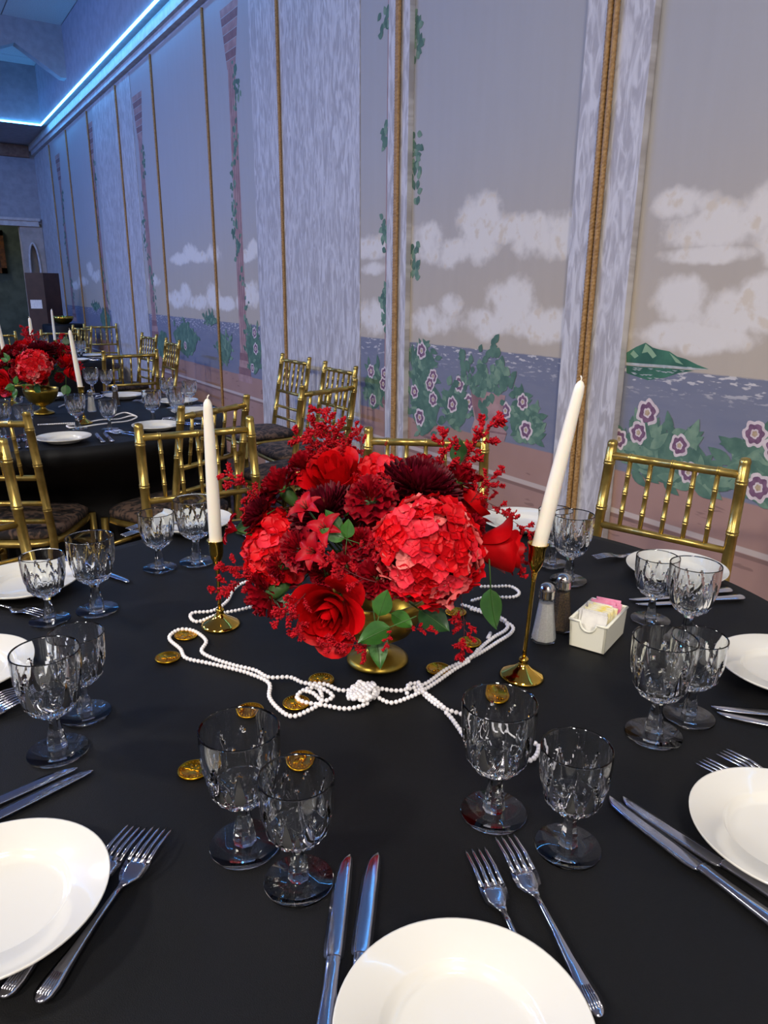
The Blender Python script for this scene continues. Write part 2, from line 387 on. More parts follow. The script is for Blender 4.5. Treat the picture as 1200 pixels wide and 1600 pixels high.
# island and its reflection
pt.px('hill', [(979,551),(994,542),(1009,535.5),(1020,543),(1030,546),(1046,549),(1058,557),(1072,561),(1090,570),(1108,577),(979,566)])
pt.px('hilll', [(1009,537),(1018,545),(1026,556),(1020,560),(1012,550),(1003,552)]); pt.px('hilll', [(1046,551),(1060,562),(1068,570),(1056,566)]); pt.px('hilll', [(990,547),(998,556),(992,560),(985,553)])
pt.px('hill', [(979,571),(1000,573),(1040,575),(1085,579),(1060,583),(1040,590),(1012,594),(1000,590),(979,583)])
pt.px('ripple', [(979,566.5),(1040,570.5),(1108,577),(1085,577.5),(1030,573.5),(979,569.5)])
for i in range(26):
    x = random.uniform(982, 1075); y = 572+random.random()*22; pt.px('ripple', [(x, y), (x+9, y+.8), (x+5, y+2.2)])
# columns with climbing vines
def column(top, bot, wp, cap=True, vine=1):
    a = onwall(*top); b = onwall(*bot); hw = wp
    ym = (a.y+b.y)/2
    pt.poly('pink', [(ym-hw, b.z), (ym+hw, b.z), (ym+hw*.86, a.z), (ym-hw*.86, a.z)])
    for k in range(3): pt.poly('pinkd', [(ym+hw*(-.6+.5*k)-.006, b.z), (ym+hw*(-.6+.5*k)+.006, b.z), (ym+hw*(-.6+.5*k)+.005, a.z), (ym+hw*(-.6+.5*k)-.005, a.z)])
    for k in range(4):
        f = 1.15+.22*k; z0 = b.z-.055*(k+1); pt.poly('pink' if k % 2 else 'pinkd', [(ym-hw*f, z0), (ym+hw*f, z0), (ym+hw*f, z0+.055), (ym-hw*f, z0+.055)])
    if cap:
        for k in range(7):
            f = 1.0+.18*k; z0 = a.z+.055*k; pt.poly('pinkd' if k % 2 else 'pink', [(ym-hw*f, z0), (ym+hw*f, z0), (ym+hw*(f+.15), z0+.05), (ym-hw*(f+.15), z0+.05)])
    z = b.z+.1
    while vine and z < a.z:
        y = ym+hw*1.0*sin(z*4.2)*(1 if vine > 0 else -1)+random.uniform(-.03, .03)
        if random.random() < .6:
            for q in range(5): pt.leaf('lgreen' if random.random() < .3 else 'green', y+random.uniform(-.04, .04), z+random.uniform(-.05, .05), random.uniform(.03, .065), random.uniform(0, 6.28), .7)
        z += .055
column((362, 105), (381, 552), .075); column((222, 215), (238, 500), .075); column((143, 250), (168, 480), .075); column((91, 290), (118, 478), .075)
# column half hidden by the pilaster
pt.poly('pink', [(3.375, .62), (3.425, .62), (3.42, TOPZ-.01), (3.375, TOPZ-.01)]); pt.poly('pinkd', [(3.395, .62), (3.402, .62), (3.400, TOPZ-.01), (3.394, TOPZ-.01)])
for k in range(3): pt.poly('pinkd' if k % 2 else 'pink', [(3.375, .68+.04*k), (3.47-.012*k, .68+.04*k), (3.47-.012*k, .72+.04*k), (3.375, .72+.04*k)])
for (x, y) in [(606,195),(605,210),(603,30),(609,5),(606,352),(604,372),(605,445),(604,475),(604,492)]:
    q = onwall(x, y)
    for i in range(9): pt.leaf('green' if i % 3 else 'lgreen', q.y+random.uniform(-.03, .05), q.z+random.uniform(-.07, .07), .045, random.uniform(0, 6.28), .7)
for (x, y) in [(650,45),(652,70),(649,230),(650,250),(648,285),(645,400),(646,410)]:
    q = onwall(x, y)
    for i in range(10): pt.leaf('green' if i % 3 else 'lgreen', q.y+random.uniform(-.04, .02), q.z+random.uniform(-.08, .08), .045, random.uniform(0, 6.28), .7)
# bushes
pt.bush([(586,605,18,36)], 40, fl=[(580,580),(601,584),(583,625),(599,600)])
pt.bush([(660,570,22,36),(664,630,28,54)], 55, fl=[(659,548),(677,588),(648,612),(677,624),(656,652),(672,600)])
pt.bush([(712,635,24,40)], 50, fl=[(718,600),(707,632),(733,628)])
pt.bush([(815,655,24,36),(834,672,12,22)], 45, fl=[(817,628),(790,642),(822,672)])
# urn with ivy
pt.px('pink', [(736,608),(790,618),(786,640),(780,662),(792,676),(788,690),(738,684),(736,672),(742,655),(738,630)])
pt.px('pinkd', [(736,608),(752,611),(754,640),(750,660),(744,655),(739,630)]); pt.px('pinkd', [(738,668),(792,677),(792,680),(738,671)])
for i in range(110):
    x = random.gauss(760, 20); y = random.gauss(592, 17)
    q = onwall(x, y); pt.leaf('lgreen' if random.random() < .4 else 'green', q.y, q.z, random.uniform(.03, .06), random.uniform(0, 6.28), .8)
for (x, y) in [(772,535),(770,545),(762,556),(724,556),(728,562),(756,640),(760,648),(800,600),(805,612),(722,575)]:
    q = onwall(x, y)
    for i in range(3): pt.leaf('green', q.y+random.uniform(-.02, .02), q.z+random.uniform(-.02, .02), .05, random.uniform(0, 6.28), .7)
pt.bush([(1000,702,40,40),(1050,715,45,44),(1092,748,20,16)], 60, .09, fl=[(1012,645),(998,676),(968,686),(1062,696),(1076,738)], fr=.045)
pt.px('green', [(1008,660),(1012,660),(1020,690),(1012,692)])
pt.bush([(1170,730,32,50),(1200,745,30,50)], 60, .1, fl=[(1180,678),(1185,762),(1215,700)], fr=.05)
pt.bush([(1330,800,50,60),(1420,830,60,60)], 50, .1, fl=[(1320,770),(1380,800),(1440,820)], fr=.05)
pt.bush([(290,530,22,28),(350,545,14,24),(397,548,14,40),(330,500,12,8)], 40, fl=[(398,520),(400,545),(395,575),(290,540)], fr=.04)
pt.bush([(255,540,10,25),(190,525,9,26),(165,500,9,20),(150,478,7,6),(222,528,8,22)], 30, fl=[(262,535)], fr=.04)
pt.done()

# ================================================================== PROTOTYPES
# ---- chiavari chair, faces +Y, origin on the floor under the seat centre
def chair_proto(hi=True):
    n = 12 if hi else 8
    def turned(L, r, rings, taper=1.0):
        prof = [(r*.9, 0)]
        for z in sorted(rings):
            for dz, f in ((-.006, 1), (-.0045, 1.16), (-.0015, 1.16), (0, .92), (.0015, 1.16), (.0045, 1.16), (.006, 1)): prof.append((r*f*(1+(taper-1)*z/L), z+dz))
        prof.append((r*taper, L)); return prof
    def bar(a, b, r, rings=(), tp=1):
        a = Vector(a); b = Vector(b); L = (b-a).length
        return G().lathe(turned(L, r, [q*L for q in rings], tp), n, frame(a, b-a)).mesh('bar', MT['gold'])
    W2 = .178; parts = []; SY = -.19
    lean = lambda z: SY - max(0, z-.45)*.17
    for s in (-1, 1):
        g = G(); prof = [(.012, 0), (.014, .02), (.0145, .3), (.0145, .45)]
        for z in (.56, .73, .86):
            prof += [(.0145, z-.008), (.0162, z-.006), (.0162, z-.002), (.015, z), (.0162, z+.002), (.0162, z+.006), (.0145, z+.008)]
        prof += [(.0145, .90), (.0135, .903), (.0145, .908), (.0145, .915), (.011, .921), (.003, .923)]
        V = []; F = []
        g.lathe(prof, n); g.v = [(x+s*(W2+.008-.01*min(1, z/.9)), y+(lean(z) if z > .45 else SY+.05*(1-z/.45)*-1), z) for x, y, z in g.v]
        parts.append(('back_post', sharp(g.mesh('back_post', MT['gold']), 50)))
        parts.append(('front_leg', bar((s*.195, .195, 0), (s*.19, .19, .43), .0145, (.3, .6, .8))))
        for z in (.16, .27): parts.append(('side_stretcher', bar((s*.188, -.21, z), (s*.192, .193, z), .009, (.3, .7))))
    for z, r in ((.878, .0115), (.682, .0105), (.585, .0095), (.515, .0095)):
        parts.append(('top_rail' if z > .8 else 'back_rail', bar((-W2, lean(z), z), (W2, lean(z), z), r, (.17, .5, .83) if z > .8 else ())))
    sp = bar((0, lean(.682), .682), (0, lean(.878), .878), .0066, (.25, .5, .75))
    for k in range(5): parts.append(('spindle', sp, T(((k-2)*.0585, 0, 0))))
    for z in (.2, .31): parts.append(('front_stretcher', bar((-.19, .192, z), (.19, .192, z), .009, (.3, .7))))
    parts.append(('rear_stretcher', bar((-.185, -.215, .22), (.185, -.215, .22), .009)))
    def slab(hw, d0, d1, z0, z1, m, puff=0):
        def fn(u, v):
            a = 2*pi*u; ca, sa = cos(a), sin(a); q = (abs(ca)**5+abs(sa)**5)**-.2
            k, z = [(0, z0), (1, z0), (1.0, z0+(z1-z0)*.6), (.93, z1-.003), (.6, z1+puff*.7), (0, z1+puff)][round(v*5)]
            y = q*sa*k; ww = hw*(1-.07*(1-y)/2)
            return (q*ca*k*ww, (d0+d1)/2+y*(d1-d0)/2, z)
        return G().grid(fn, 28, 5, True).mesh('seat', m)
    parts.append(('seat_frame', slab(.205, -.205, .21, .415, .44, MT['gold'])))
    parts.append(('seat_cushion', slab(.2, -.185, .208, .44, .475, MT['fabric'], .012)))
    return parts
CH = chair_proto(); CHF = chair_proto(False)
def chair(x, y, fx, fy, label, hi=True, group=None):
    """x, y: middle of the back at its top; fx, fy: the way the chair faces"""
    d = Vector((fx, fy, 0)).normalized(); a = math.atan2(d.y, d.x)-pi/2
    c_ = Vector((x, y, 0)) + d*.27
    return spawn('chiavari_chair', CH if hi else CHF, T(c_) @ RZ(a), label, 'chair', group or 'gold chiavari chairs')
# ---- goblet
def goblet_proto(h, rr, rf):
    N = 120; k = h/.14
    zb = .052*k; ht = h-zb
    out = [(.009*k, 0), (.018*k, .004*k), (.0265*k, .010*k), (.0325*k, .017*k)]
    pr = []
    for i in range(41):
        v = i/40; pr.append((rr*(.86+.14*sin(min(1, v*1.25)*pi/2)), .020*k+(ht-.020*k)*v))
    prof = [(r, z) for r, z in out]+pr
    NF = 10
    def rfn(r, z, a, j):
        v = z/ht
        if j >= len(prof): return r
        ph = (a*NF/(2*pi)) % 1.0-.5
        ph2 = ((a*NF/(2*pi))+.5) % 1.0-.5
        c1 = 0
        if .16 < v < .74:                                  # tall pointed arches cut into the bowl
            q = (v-.16)/.58; wv_ = .5*(1-q**1.6)**.8
            c1 = max(0, 1-(abs(ph)/max(wv_, 1e-3))**2)*.085*(1-q*.35)
        if .10 < v < .50:
            q = (v-.10)/.40; w2 = .36*sin(pi*min(1, q*1.05))**.8 if q < .95 else 0
            if w2 > 0: c1 = max(c1, max(0, 1-(abs(ph2)/w2)**2)*.060)
        if v <= .20: c1 += .085*(1-cos(ph2*2*pi))*.5*min(1, v/.14)
        return r*(1-c1)
    g = G(); inner = [(rr*.955, ht), (rr*.945, ht*.995)]
    for i in range(1, 15):
        v = 1-i/15; inner.append((rr*(.79+.15*sin(min(1, v*1.2)*pi/2))*(1 if v > .14 else (v/.14)**.5), .012*k+(ht-.012*k)*v))
    inner.append((.002, .0125*k))
    full = prof+[(rr*.992, ht+.0008), (rr*.974, ht+.0012)]+inner
    np_ = len(prof)
    g.lathe(full, N, None, True, True, lambda r, z, a, j: rfn(r, z, a, j) if j < np_ else r)
    bowl = sharp(g.mesh('goblet_bowl', MT['glass']), 14)
    st = G().lathe([(.0125*k, .0), (.0118*k, .010*k), (.0085*k, .028*k), (.0072*k, .040*k), (.0095*k, .0475*k)], 8).mesh('goblet_stem', MT['glass'], False)
    ft = G().lathe([(rf*.5, 0), (rf*.96, 0), (rf, .0012), (rf*.985, .0026), (rf*.6, .0042), (rf*.34, .0062)], 48).mesh('goblet_foot', MT['glass'])
    return [('bowl', bowl, T((0, 0, zb))), ('stem', st, T((0, 0, .0055*k))), ('foot', sharp(ft, 50))]
GL = goblet_proto(.140, .0405, .0370); GS = goblet_proto(.121, .0362, .0345)
# ---- plate
def plate_mesh(r=.1):
    pr = [(.001, .0035), (r*.55, .0035), (r*.60, .0050), (r*.635, .0110), (r*.66, .0142), (r*.95, .0190), (r*.985, .0212), (r, .0216), (r*.995, .0188), (r*.95, .0156), (r*.68, .0100), (r*.64, .0045), (r*.60, .001), (r*.58, 0), (r*.56, .001), (.001, .0012)]
    return G().lathe(pr[::-1], 72).mesh('plate', MT['china'])
PL = plate_mesh()
# ---- cutlery, tip at the origin pointing -Y, handle runs to +Y
def strip(g, st, th=.0012):
    """st: (y, half width, z, x offset)"""
    V = []; F = []
    for (y, hw, z, x0) in st:
        V += [(x0-hw, y, z), (x0-hw*.5, y, z+th), (x0+hw*.5, y, z+th), (x0+hw, y, z), (x0+hw*.5, y, z-th*.6), (x0-hw*.5, y, z-th*.6)]
    for k in range(len(st)-1):
        for i in range(6): F.append((k*6+i, k*6+(i+1) % 6, k*6+6+(i+1) % 6, k*6+6+i))
    F.append(tuple(range(5, -1, -1))); F.append(tuple((len(st)-1)*6+i for i in range(6)))
    g.add(V, F); return g
def fork_proto(L=.205):
    head = G()
    strip(head, [(.048, .0131, .0064, 0), (.056, .0134, .0042, 0), (.066, .0120, .0022, 0), (.074, .0070, .0030, 0), (.082, .0036, .0052, 0)])
    parts = [('head', head.mesh('fork_head', MT['steel']))]
    tine = strip(G(), [(0, .0008, .0052, 0), (.006, .0016, .0060, 0), (.03, .0023, .0086, 0), (.051, .0027, .0064, 0)], .0009).mesh('fork_tine', MT['steel'])
    for i in range(4): parts.append(('tine', tine, T(((i-1.5)*.0069, 0, 0))))
    hd = strip(G(), [(.080, .0036, .0048, 0), (.095, .0032, .0056, 0), (.125, .0040, .0054, 0), (.16, .0066, .0042, 0), (.188, .0098, .0034, 0), (.198, .0090, .0032, 0), (L-.002, .0054, .0031, 0), (L, .002, .003, 0)], .0016)
    hm = hd.mesh('fork_handle', MT['steel'])
    rel = G()
    for i in range(5): rel.tube([(-.0038+.0019*i, .178, .0058), (-.005+.0025*i, .199, .0049)], .0007, 5)
    parts.append(('handle', hm, None, [('handle_relief', rel.mesh('handle_relief', MT['steel']))]))
    return parts
def knife_proto(L=.222):
    bl_ = G(); st = [(0, .0010, .0016, -.0045), (.004, .0042, .0016, -.0030), (.012, .0068, .0016, -.0012), (.035, .0088, .0016, 0), (.075, .0094, .0016, .0004), (.112, .0094, .0018, .0006), (.122, .0086, .0024, .0004), (.126, .0066, .0030, 0)]
    strip(bl_, st, .0007)
    h = G().lathe([(.0056, 0), (.0064, .002), (.0056, .004), (.0064, .006), (.0056, .009), (.0058, .03), (.0078, .075), (.0086, .088), (.0070, L-.126-.004), (.003, L-.126)], 12, T((0, .124, .0042)) @ Matrix.Diagonal((1.15, 1, .62, 1)) @ RX(-pi/2))
    return [('blade', bl_.mesh('knife_blade', MT['steel'])), ('handle', h.mesh('knife_handle', MT['steel']))]
FO = fork_proto(); KN = knife_proto()
def cutlery(kind, tip, end, label, z=.7615, group=None):
    a = onz(*tip, .765); b = onz(*end, .765); a.z = b.z = z; d = b-a
    ang = math.atan2(d.y, d.x)-pi/2
    return spawn(kind, FO if kind == 'fork' else KN, T(a) @ RZ(ang), label, kind, group)
# ---- candlestick and candle
def stick_proto(h):
    base = G().lathe([(.0005, .0015), (.031, 0), (.0335, .001), (.0338, .0028), (.030, .0055), (.022, .010), (.013, .0155), (.0075, .021), (.0062, .025), (.0078, .0285), (.0058, .032)], 48).mesh('stick_base', MT['brass'])
    stem = G().lathe([(.0034, .03), (.0030, .045), (.0030, h-.060), (.0046, h-.045), (.0038, h-.042)], 20).mesh('stick_stem', MT['brass'])
    cup = G().lathe([(.0036, h-.045), (.0062, h-.041), (.0098, h-.032), (.0118, h-.022), (.0122, h-.008), (.0150, h-.001), (.0152, h), (.0118, h-.002), (.0108, h-.018), (.001, h-.022)], 32).mesh('stick_cup', MT['brass'])
    return [('base', base), ('stem', stem), ('cup', cup)]
def candle_proto(L):
    pr = [(.0100, 0), (.0106, .004), (.0106, L*.35), (.0088, L*.75), (.0074, L-.016), (.0064, L-.007), (.0036, L-.002), (.001, L)]
    b = G().lathe(pr, 24).mesh('candle_body', MT['wax'])
    wk = G().tube([(0, 0, L-.002), (.001, 0, L+.003), (.0035, .001, L+.0055)], .0011, 6).mesh('wick', MT['wick'])
    return [('wax_body', b), ('wick', wk)]
ST3 = stick_proto(.178); ST1 = stick_proto(.157); ST2 = stick_proto(.214); CA = candle_proto(.255)
# ---- bowl
def bowl_proto():
    foot = G().lathe([(.001, .004), (.045, 0), (.0485, .001), (.0485, .004), (.043, .009), (.027, .015), (.016, .021), (.0125, .028), (.014, .035), (.019, .039)], 48).mesh('bowl_foot', MT['bronze'])
    b = G().lathe([(.012, .034), (.030, .040), (.052, .054), (.067, .076), (.0745, .100), (.0765, .116), (.0735, .116), (.0715, .1), (.064, .078), (.049, .058), (.002, .046)], 56).mesh('bowl_body', MT['bronze'])
    return [('body', b), ('foot', foot)]
BOWL = bowl_proto()
# ---- coin
def coin_proto(seed):
    R_ = random.Random(seed)
    disc = G().lathe([(.0005, 0), (.0185, 0), (.0195, .0006), (.0195, .0026), (.0185, .0032), (.0172, .0032), (.0166, .0026), (.0005, .0026)], 40).mesh('coin_disc', MT['coin'])
    g = G()
    for i in range(9):
        a = R_.random()*6.28; r = R_.random()*.010
        g.lathe([(.0028, .0024), (.0024, .0032), (.0010, .0036)], 8, T((r*cos(a), r*sin(a), 0)) @ RZ(a) @ Matrix.Diagonal((1.6, .8, 1, 1)))
    for i in range(24):
        a = 2*pi*i/24; g.box((.0142, -.0006, .0024), (.0160, .0006, .0031), RZ(a))
    return [('disc', disc), ('embossing', g.mesh('coin_embossing', MT['coin']))]
COINS = [coin_proto(i) for i in range(3)]
# ---- flowers: each faces +Z, stem runs down
def stem_mesh(L, m='stem', r=.002): return G().tube([(0, 0, 0), (0, 0, -L*.5), (0, 0, -L)], r, 6).mesh('stem', MT[m])
def rose_proto(R=.042, seed=1, joined=False):
    rd = random.Random(seed); parts = []; allg = G(); n = 17
    for i in range(n):
        t_ = i/(n-1); th = i*2.39996+rd.uniform(-.2, .2)
        rad = R*(.09+.75*t_**1.05); wrap = radians(210-115*t_)/2; Hh = R*(1.08-.42*t_**1.8); base = -R*.75
        fl = R*.62*max(0, t_-.22)**1.2; ph = rd.uniform(0, 6)
        def fn(u, v):
            uu = 2*u-1; a = th+uu*wrap*(.72+.28*sin(pi*min(1, v*.9)))
            hv = v*(1-.24*abs(uu)**2.4)
            ro = rad*(.30+.70*sin(min(1, hv*1.25)*pi/2)) + fl*max(0, hv-.5)**1.6*3.2 + R*.035*sin(3*uu+ph)*v*v*t_ - (R*.10*(1-t_)*v*v)
            ro *= 1+.04*uu                                   # one edge tucks behind the next petal
            z = base+(Hh-base)*hv - R*1.1*t_*max(0, hv-.72)**1.4*1.5
            return (ro*cos(a), ro*sin(a), z)
        g = G().grid(fn, 9, 8)
        if joined: allg.grid(fn, 7, 6)
        else: parts.append(('petal', g.mesh('rose_petal', MT['rose'])))
    if joined: parts = [('petals', allg.mesh('rose_petals', MT['rose']))]
    parts.append(('stem', stem_mesh(.13), T((0, 0, -R*.7))))
    return parts
def floret_mesh(m, r, seed):
    rd = random.Random(seed); g = G()
    for k in range(4):
        a0 = k*pi/2+rd.uniform(-.12, .12); L = r*rd.uniform(.9, 1.1); cup = rd.uniform(-.1, .45); tw = rd.uniform(-.3, .3)
        def fn(u, v):
            uu = 2*u-1; wv_ = L*.56*sin(pi*min(.93, .10+v*.80))**.65
            x = L*(.04+.96*v)*(1-.10*uu*uu*v); y = uu*wv_
            z = cup*L*v*v*.8+.16*L*uu*uu+tw*uu*L*.3*v
            return (x*cos(a0)-y*sin(a0), x*sin(a0)+y*cos(a0), z)
        g.grid(fn, 4, 4)
    g.lathe([(r*.09, 0), (r*.10, r*.06), (r*.02, r*.13)], 6)
    return g.mesh('floret', m)
FLO = [floret_mesh(MT[m_], .0185, i) for i, m_ in enumerate(['hyd', 'hydp', 'hyd', 'hydp', 'hydl', 'hyd'])]
def hydrangea_proto(R=.066, n=64, seed=3, joined=False, red=False):
    rd = random.Random(seed); parts = []; gs = {}
    for i in range(n):
        zc = 1-1.35*(i+.5)/n; a = i*2.39996; rr = sqrt(max(0, 1-zc*zc))
        d = Vector((rr*cos(a), rr*sin(a), zc)); bump_ = rd.uniform(.88, 1.06)
        p = Vector((d.x*R*1.06, d.y*R*1.06, d.z*R*.80))*bump_
        mx = frame(p, d+Vector((rd.uniform(-.35, .35), rd.uniform(-.35, .35), rd.uniform(-.3, .3))), rd.uniform(0, 6)) @ Matrix.Diagonal((1, 1, 1, 1))
        k = rd.choice([0, 2, 5, 5, 1] if red else [0, 1, 2, 3, 4, 5, 4])
        if joined:
            me = FLO[k]; gs.setdefault(me.materials[0].name, (me.materials[0], G()))[1].add([v.co for v in me.vertices], [tuple(p_.vertices) for p_ in me.polygons], mx)
        else: parts.append(('floret', FLO[k], mx))
    if joined: parts = [('florets', g_.mesh('florets', m_), None, None, 'stuff') for m_, g_ in gs.values()]   # only a few pixels each on the farthest table
    core = G().lathe([(R*.30, -R*.45), (R*.70, -R*.25), (R*.86, R*.05), (R*.66, R*.42), (R*.25, R*.58)], 16).mesh('flower_core', MT['carn'])
    parts.append(('flower_core', core)); parts.append(('stem', stem_mesh(.13), T((0, 0, -R*.4))))
    return parts
def mum_proto(R=.048, seed=5, tight=False):
    rd = random.Random(seed); g = G()
    for k in range(8):
        al = radians(16+11.5*k); n = int(9+4.2*k); L = R*(.62+.40*k/7)
        for i in range(n):
            th = 2*pi*(i+.5*(k % 2))/n+rd.uniform(-.06, .06); a2 = al+rd.uniform(-.08, .08); Lp = L*rd.uniform(.9, 1.08)
            def fn(u, v):
                uu = 2*u-1; ang = a2-.42*(1-v)*0-.34*v*v if True else 0
                ang = a2 + .30*(.5-v)
                rr = .008+Lp*v; wv_ = R*.088*sin(pi*min(.95, .15+.75*v))**.7
                x = rr*sin(ang); z = rr*cos(ang)*.86 + .10*R*uu*uu
                y = uu*wv_
                return (x*cos(th)-y*sin(th), x*sin(th)+y*cos(th), z)
            g.grid(fn, 2, 4)
    hrt = G().lathe([(.012, .002), (.015, .014), (.011, .024), (.003, .028)], 14)
    for i in range(40):
        a = i*2.4; r = .012*sqrt(i/40); hrt.lathe([(.0013, 0), (.0009, .012)], 5, T((r*cos(a), r*sin(a), .018-r*.4)))
    return [('petals', g.mesh('mum_petals', MT['mum'])), ('heart', hrt.mesh('mum_heart', MT['mumc'])), ('stem', stem_mesh(.12))]
def carnation_proto(R=.036, seed=8):
    rd = random.Random(seed); g = G()
    for i in range(34):
        t_ = i/33; al = radians(6+88*t_); th = i*2.39996; L = R*rd.uniform(.88, 1.08); f1 = rd.uniform(0, 6)
        def fn(u, v):
            uu = 2*u-1; a = th+uu*.55*(v**.6); ang = al+.10*sin(uu*7+f1)*v*v+.12*(v-.5)
            rr = L*(.08+.92*v)*(1+.05*(abs((u*5) % 1-.5)*2-.5)*(v > .95))
            return (rr*sin(ang)*cos(a), rr*sin(ang)*sin(a), rr*cos(ang))
        g.grid(fn, 10, 4)
    cx = G().lathe([(.004, -.03), (.009, -.022), (.011, -.004), (.008, .006)], 12).mesh('calyx', MT['stem'])
    return [('petals', g.mesh('carnation_petals', MT['carn'])), ('calyx', cx, None, [('stem', stem_mesh(.1), T((0, 0, -.025)))])]
def alst_proto(R=.030):
    parts = []
    def fn(u, v):
        uu = 2*u-1; wv_ = R*.34*sin(pi*(.06+.9*v**.85))**.8
        ang = radians(24+48*v*v); r = R*1.15*v
        return (uu*wv_, r*sin(ang), r*cos(ang)-.35*R*0+.12*R*uu*uu)
    pe = G().grid(fn, 4, 7).mesh('alst_petal', MT['alst'])
    for k in range(6): parts.append(('petal', pe, RZ(k*pi/3) @ Matrix.Scale(1 if k % 2 else .88, 4)))
    g = G()
    for k in range(6): g.tube([(0, 0, 0), (.003*cos(k), .003*sin(k), .012), (.006*cos(k), .006*sin(k), .021)], .0007, 5)
    parts.append(('stamens', g.mesh('stamens', MT['mumc']))); parts.append(('stem', stem_mesh(.11, 'stem', .0016)))
    return parts
def sprig_proto(L=.15, seed=1, nb=9, dens=1.0):
    """statice spray growing along +Z"""
    rd = random.Random(seed); tw = G(); bd = G(); bend = rd.uniform(-.5, .5)
    def main(t_): return Vector((bend*L*t_*t_*.6, .08*L*sin(3*t_+seed), L*t_))
    tw.tube([main(i/7) for i in range(8)], lambda q: .0011*(1-.6*q), 5)
    def buds(p0, p1, n):
        d = (p1-p0).normalized(); o = d.orthogonal().normalized()
        for i in range(n):
            p = p0.lerp(p1, (i+.5)/n); a = rd.uniform(0, 6.28)
            s_ = (o*cos(a)+d.cross(o)*sin(a)); r = rd.uniform(.0017, .0027); dd = (d*.8+s_).normalized()
            bd.lathe([(r*.3, 0), (r, r*1.2), (r*.7, r*2.6), (r*.1, r*3.4)], 5, frame(p, dd))
    for k in range(nb):
        t_ = .22+.74*k/(nb-1); p = main(t_); az = k*2.4+rd.uniform(-.4, .4); Lb = L*(.38-.24*t_)*rd.uniform(.8, 1.25)
        d = Vector((cos(az)*.8, sin(az)*.8, .75)).normalized(); q = p+d*Lb
        tw.tube([p, p.lerp(q, .5)+Vector((0, 0, .03*Lb)), q], .0007, 4); buds(p.lerp(q, .25), q, int(18*dens))
        for s_ in (-1, 1):
            d2 = (d+Vector((-d.y, d.x, .2))*.7*s_).normalized(); q2 = p.lerp(q, .5)+d2*Lb*.45
            tw.tube([p.lerp(q, .45), q2], .0005, 4); buds(p.lerp(q, .5), q2, int(10*dens))
    buds(main(.72), main(1.0), int(24*dens))
    return [('twig', tw.mesh('sprig_twig', MT['twig'])), ('buds', bd.mesh('sprig_buds', MT['bud']), None, None, 'stuff')]
def leaf_proto(L=.062, Wd=.022, m='leaf'):
    def fn(u, v):
        uu = 2*u-1; wv_ = Wd*sin(pi*v**.75)**.9 if 0 < v < 1 else 0
        return (uu*wv_, -.22*L*v*v*0+.12*Wd*abs(uu)-.16*L*v*v, L*v)
    blade = G().grid(fn, 6, 9).mesh('leaf_blade', MT[m])
    rib = G().tube([(0, -.16*L*v*v-.0004, L*v) for v in (0, .25, .5, .75, .95)], .0007, 5).mesh('leaf_rib', MT['stem'])
    return [('blade', blade), ('midrib', rib), ('stalk', stem_mesh(.05, 'stem', .0012))]
RO = [rose_proto(.043, 1), rose_proto(.044, 4)]; ROJ = rose_proto(.043, 2, True)
HY = [hydrangea_proto(.068, 92, 3), hydrangea_proto(.052, 56, 9, False, True)]; HYJ = hydrangea_proto(.066, 60, 3, True); HYJ2 = hydrangea_proto(.052, 40, 5, True, True)
MU = [mum_proto(.052, 5), mum_proto(.044, 6)]; CN = [carnation_proto(.038, 8), carnation_proto(.033, 12)]; AL = alst_proto()
SP = [sprig_proto(.15, 1), sprig_proto(.13, 2, 8), sprig_proto(.16, 3, 10), sprig_proto(.11, 4, 7), sprig_proto(.12, 7, 6, .8)]
LF = [leaf_proto(), leaf_proto(.07, .019), leaf_proto(.05, .02, 'leafd')]

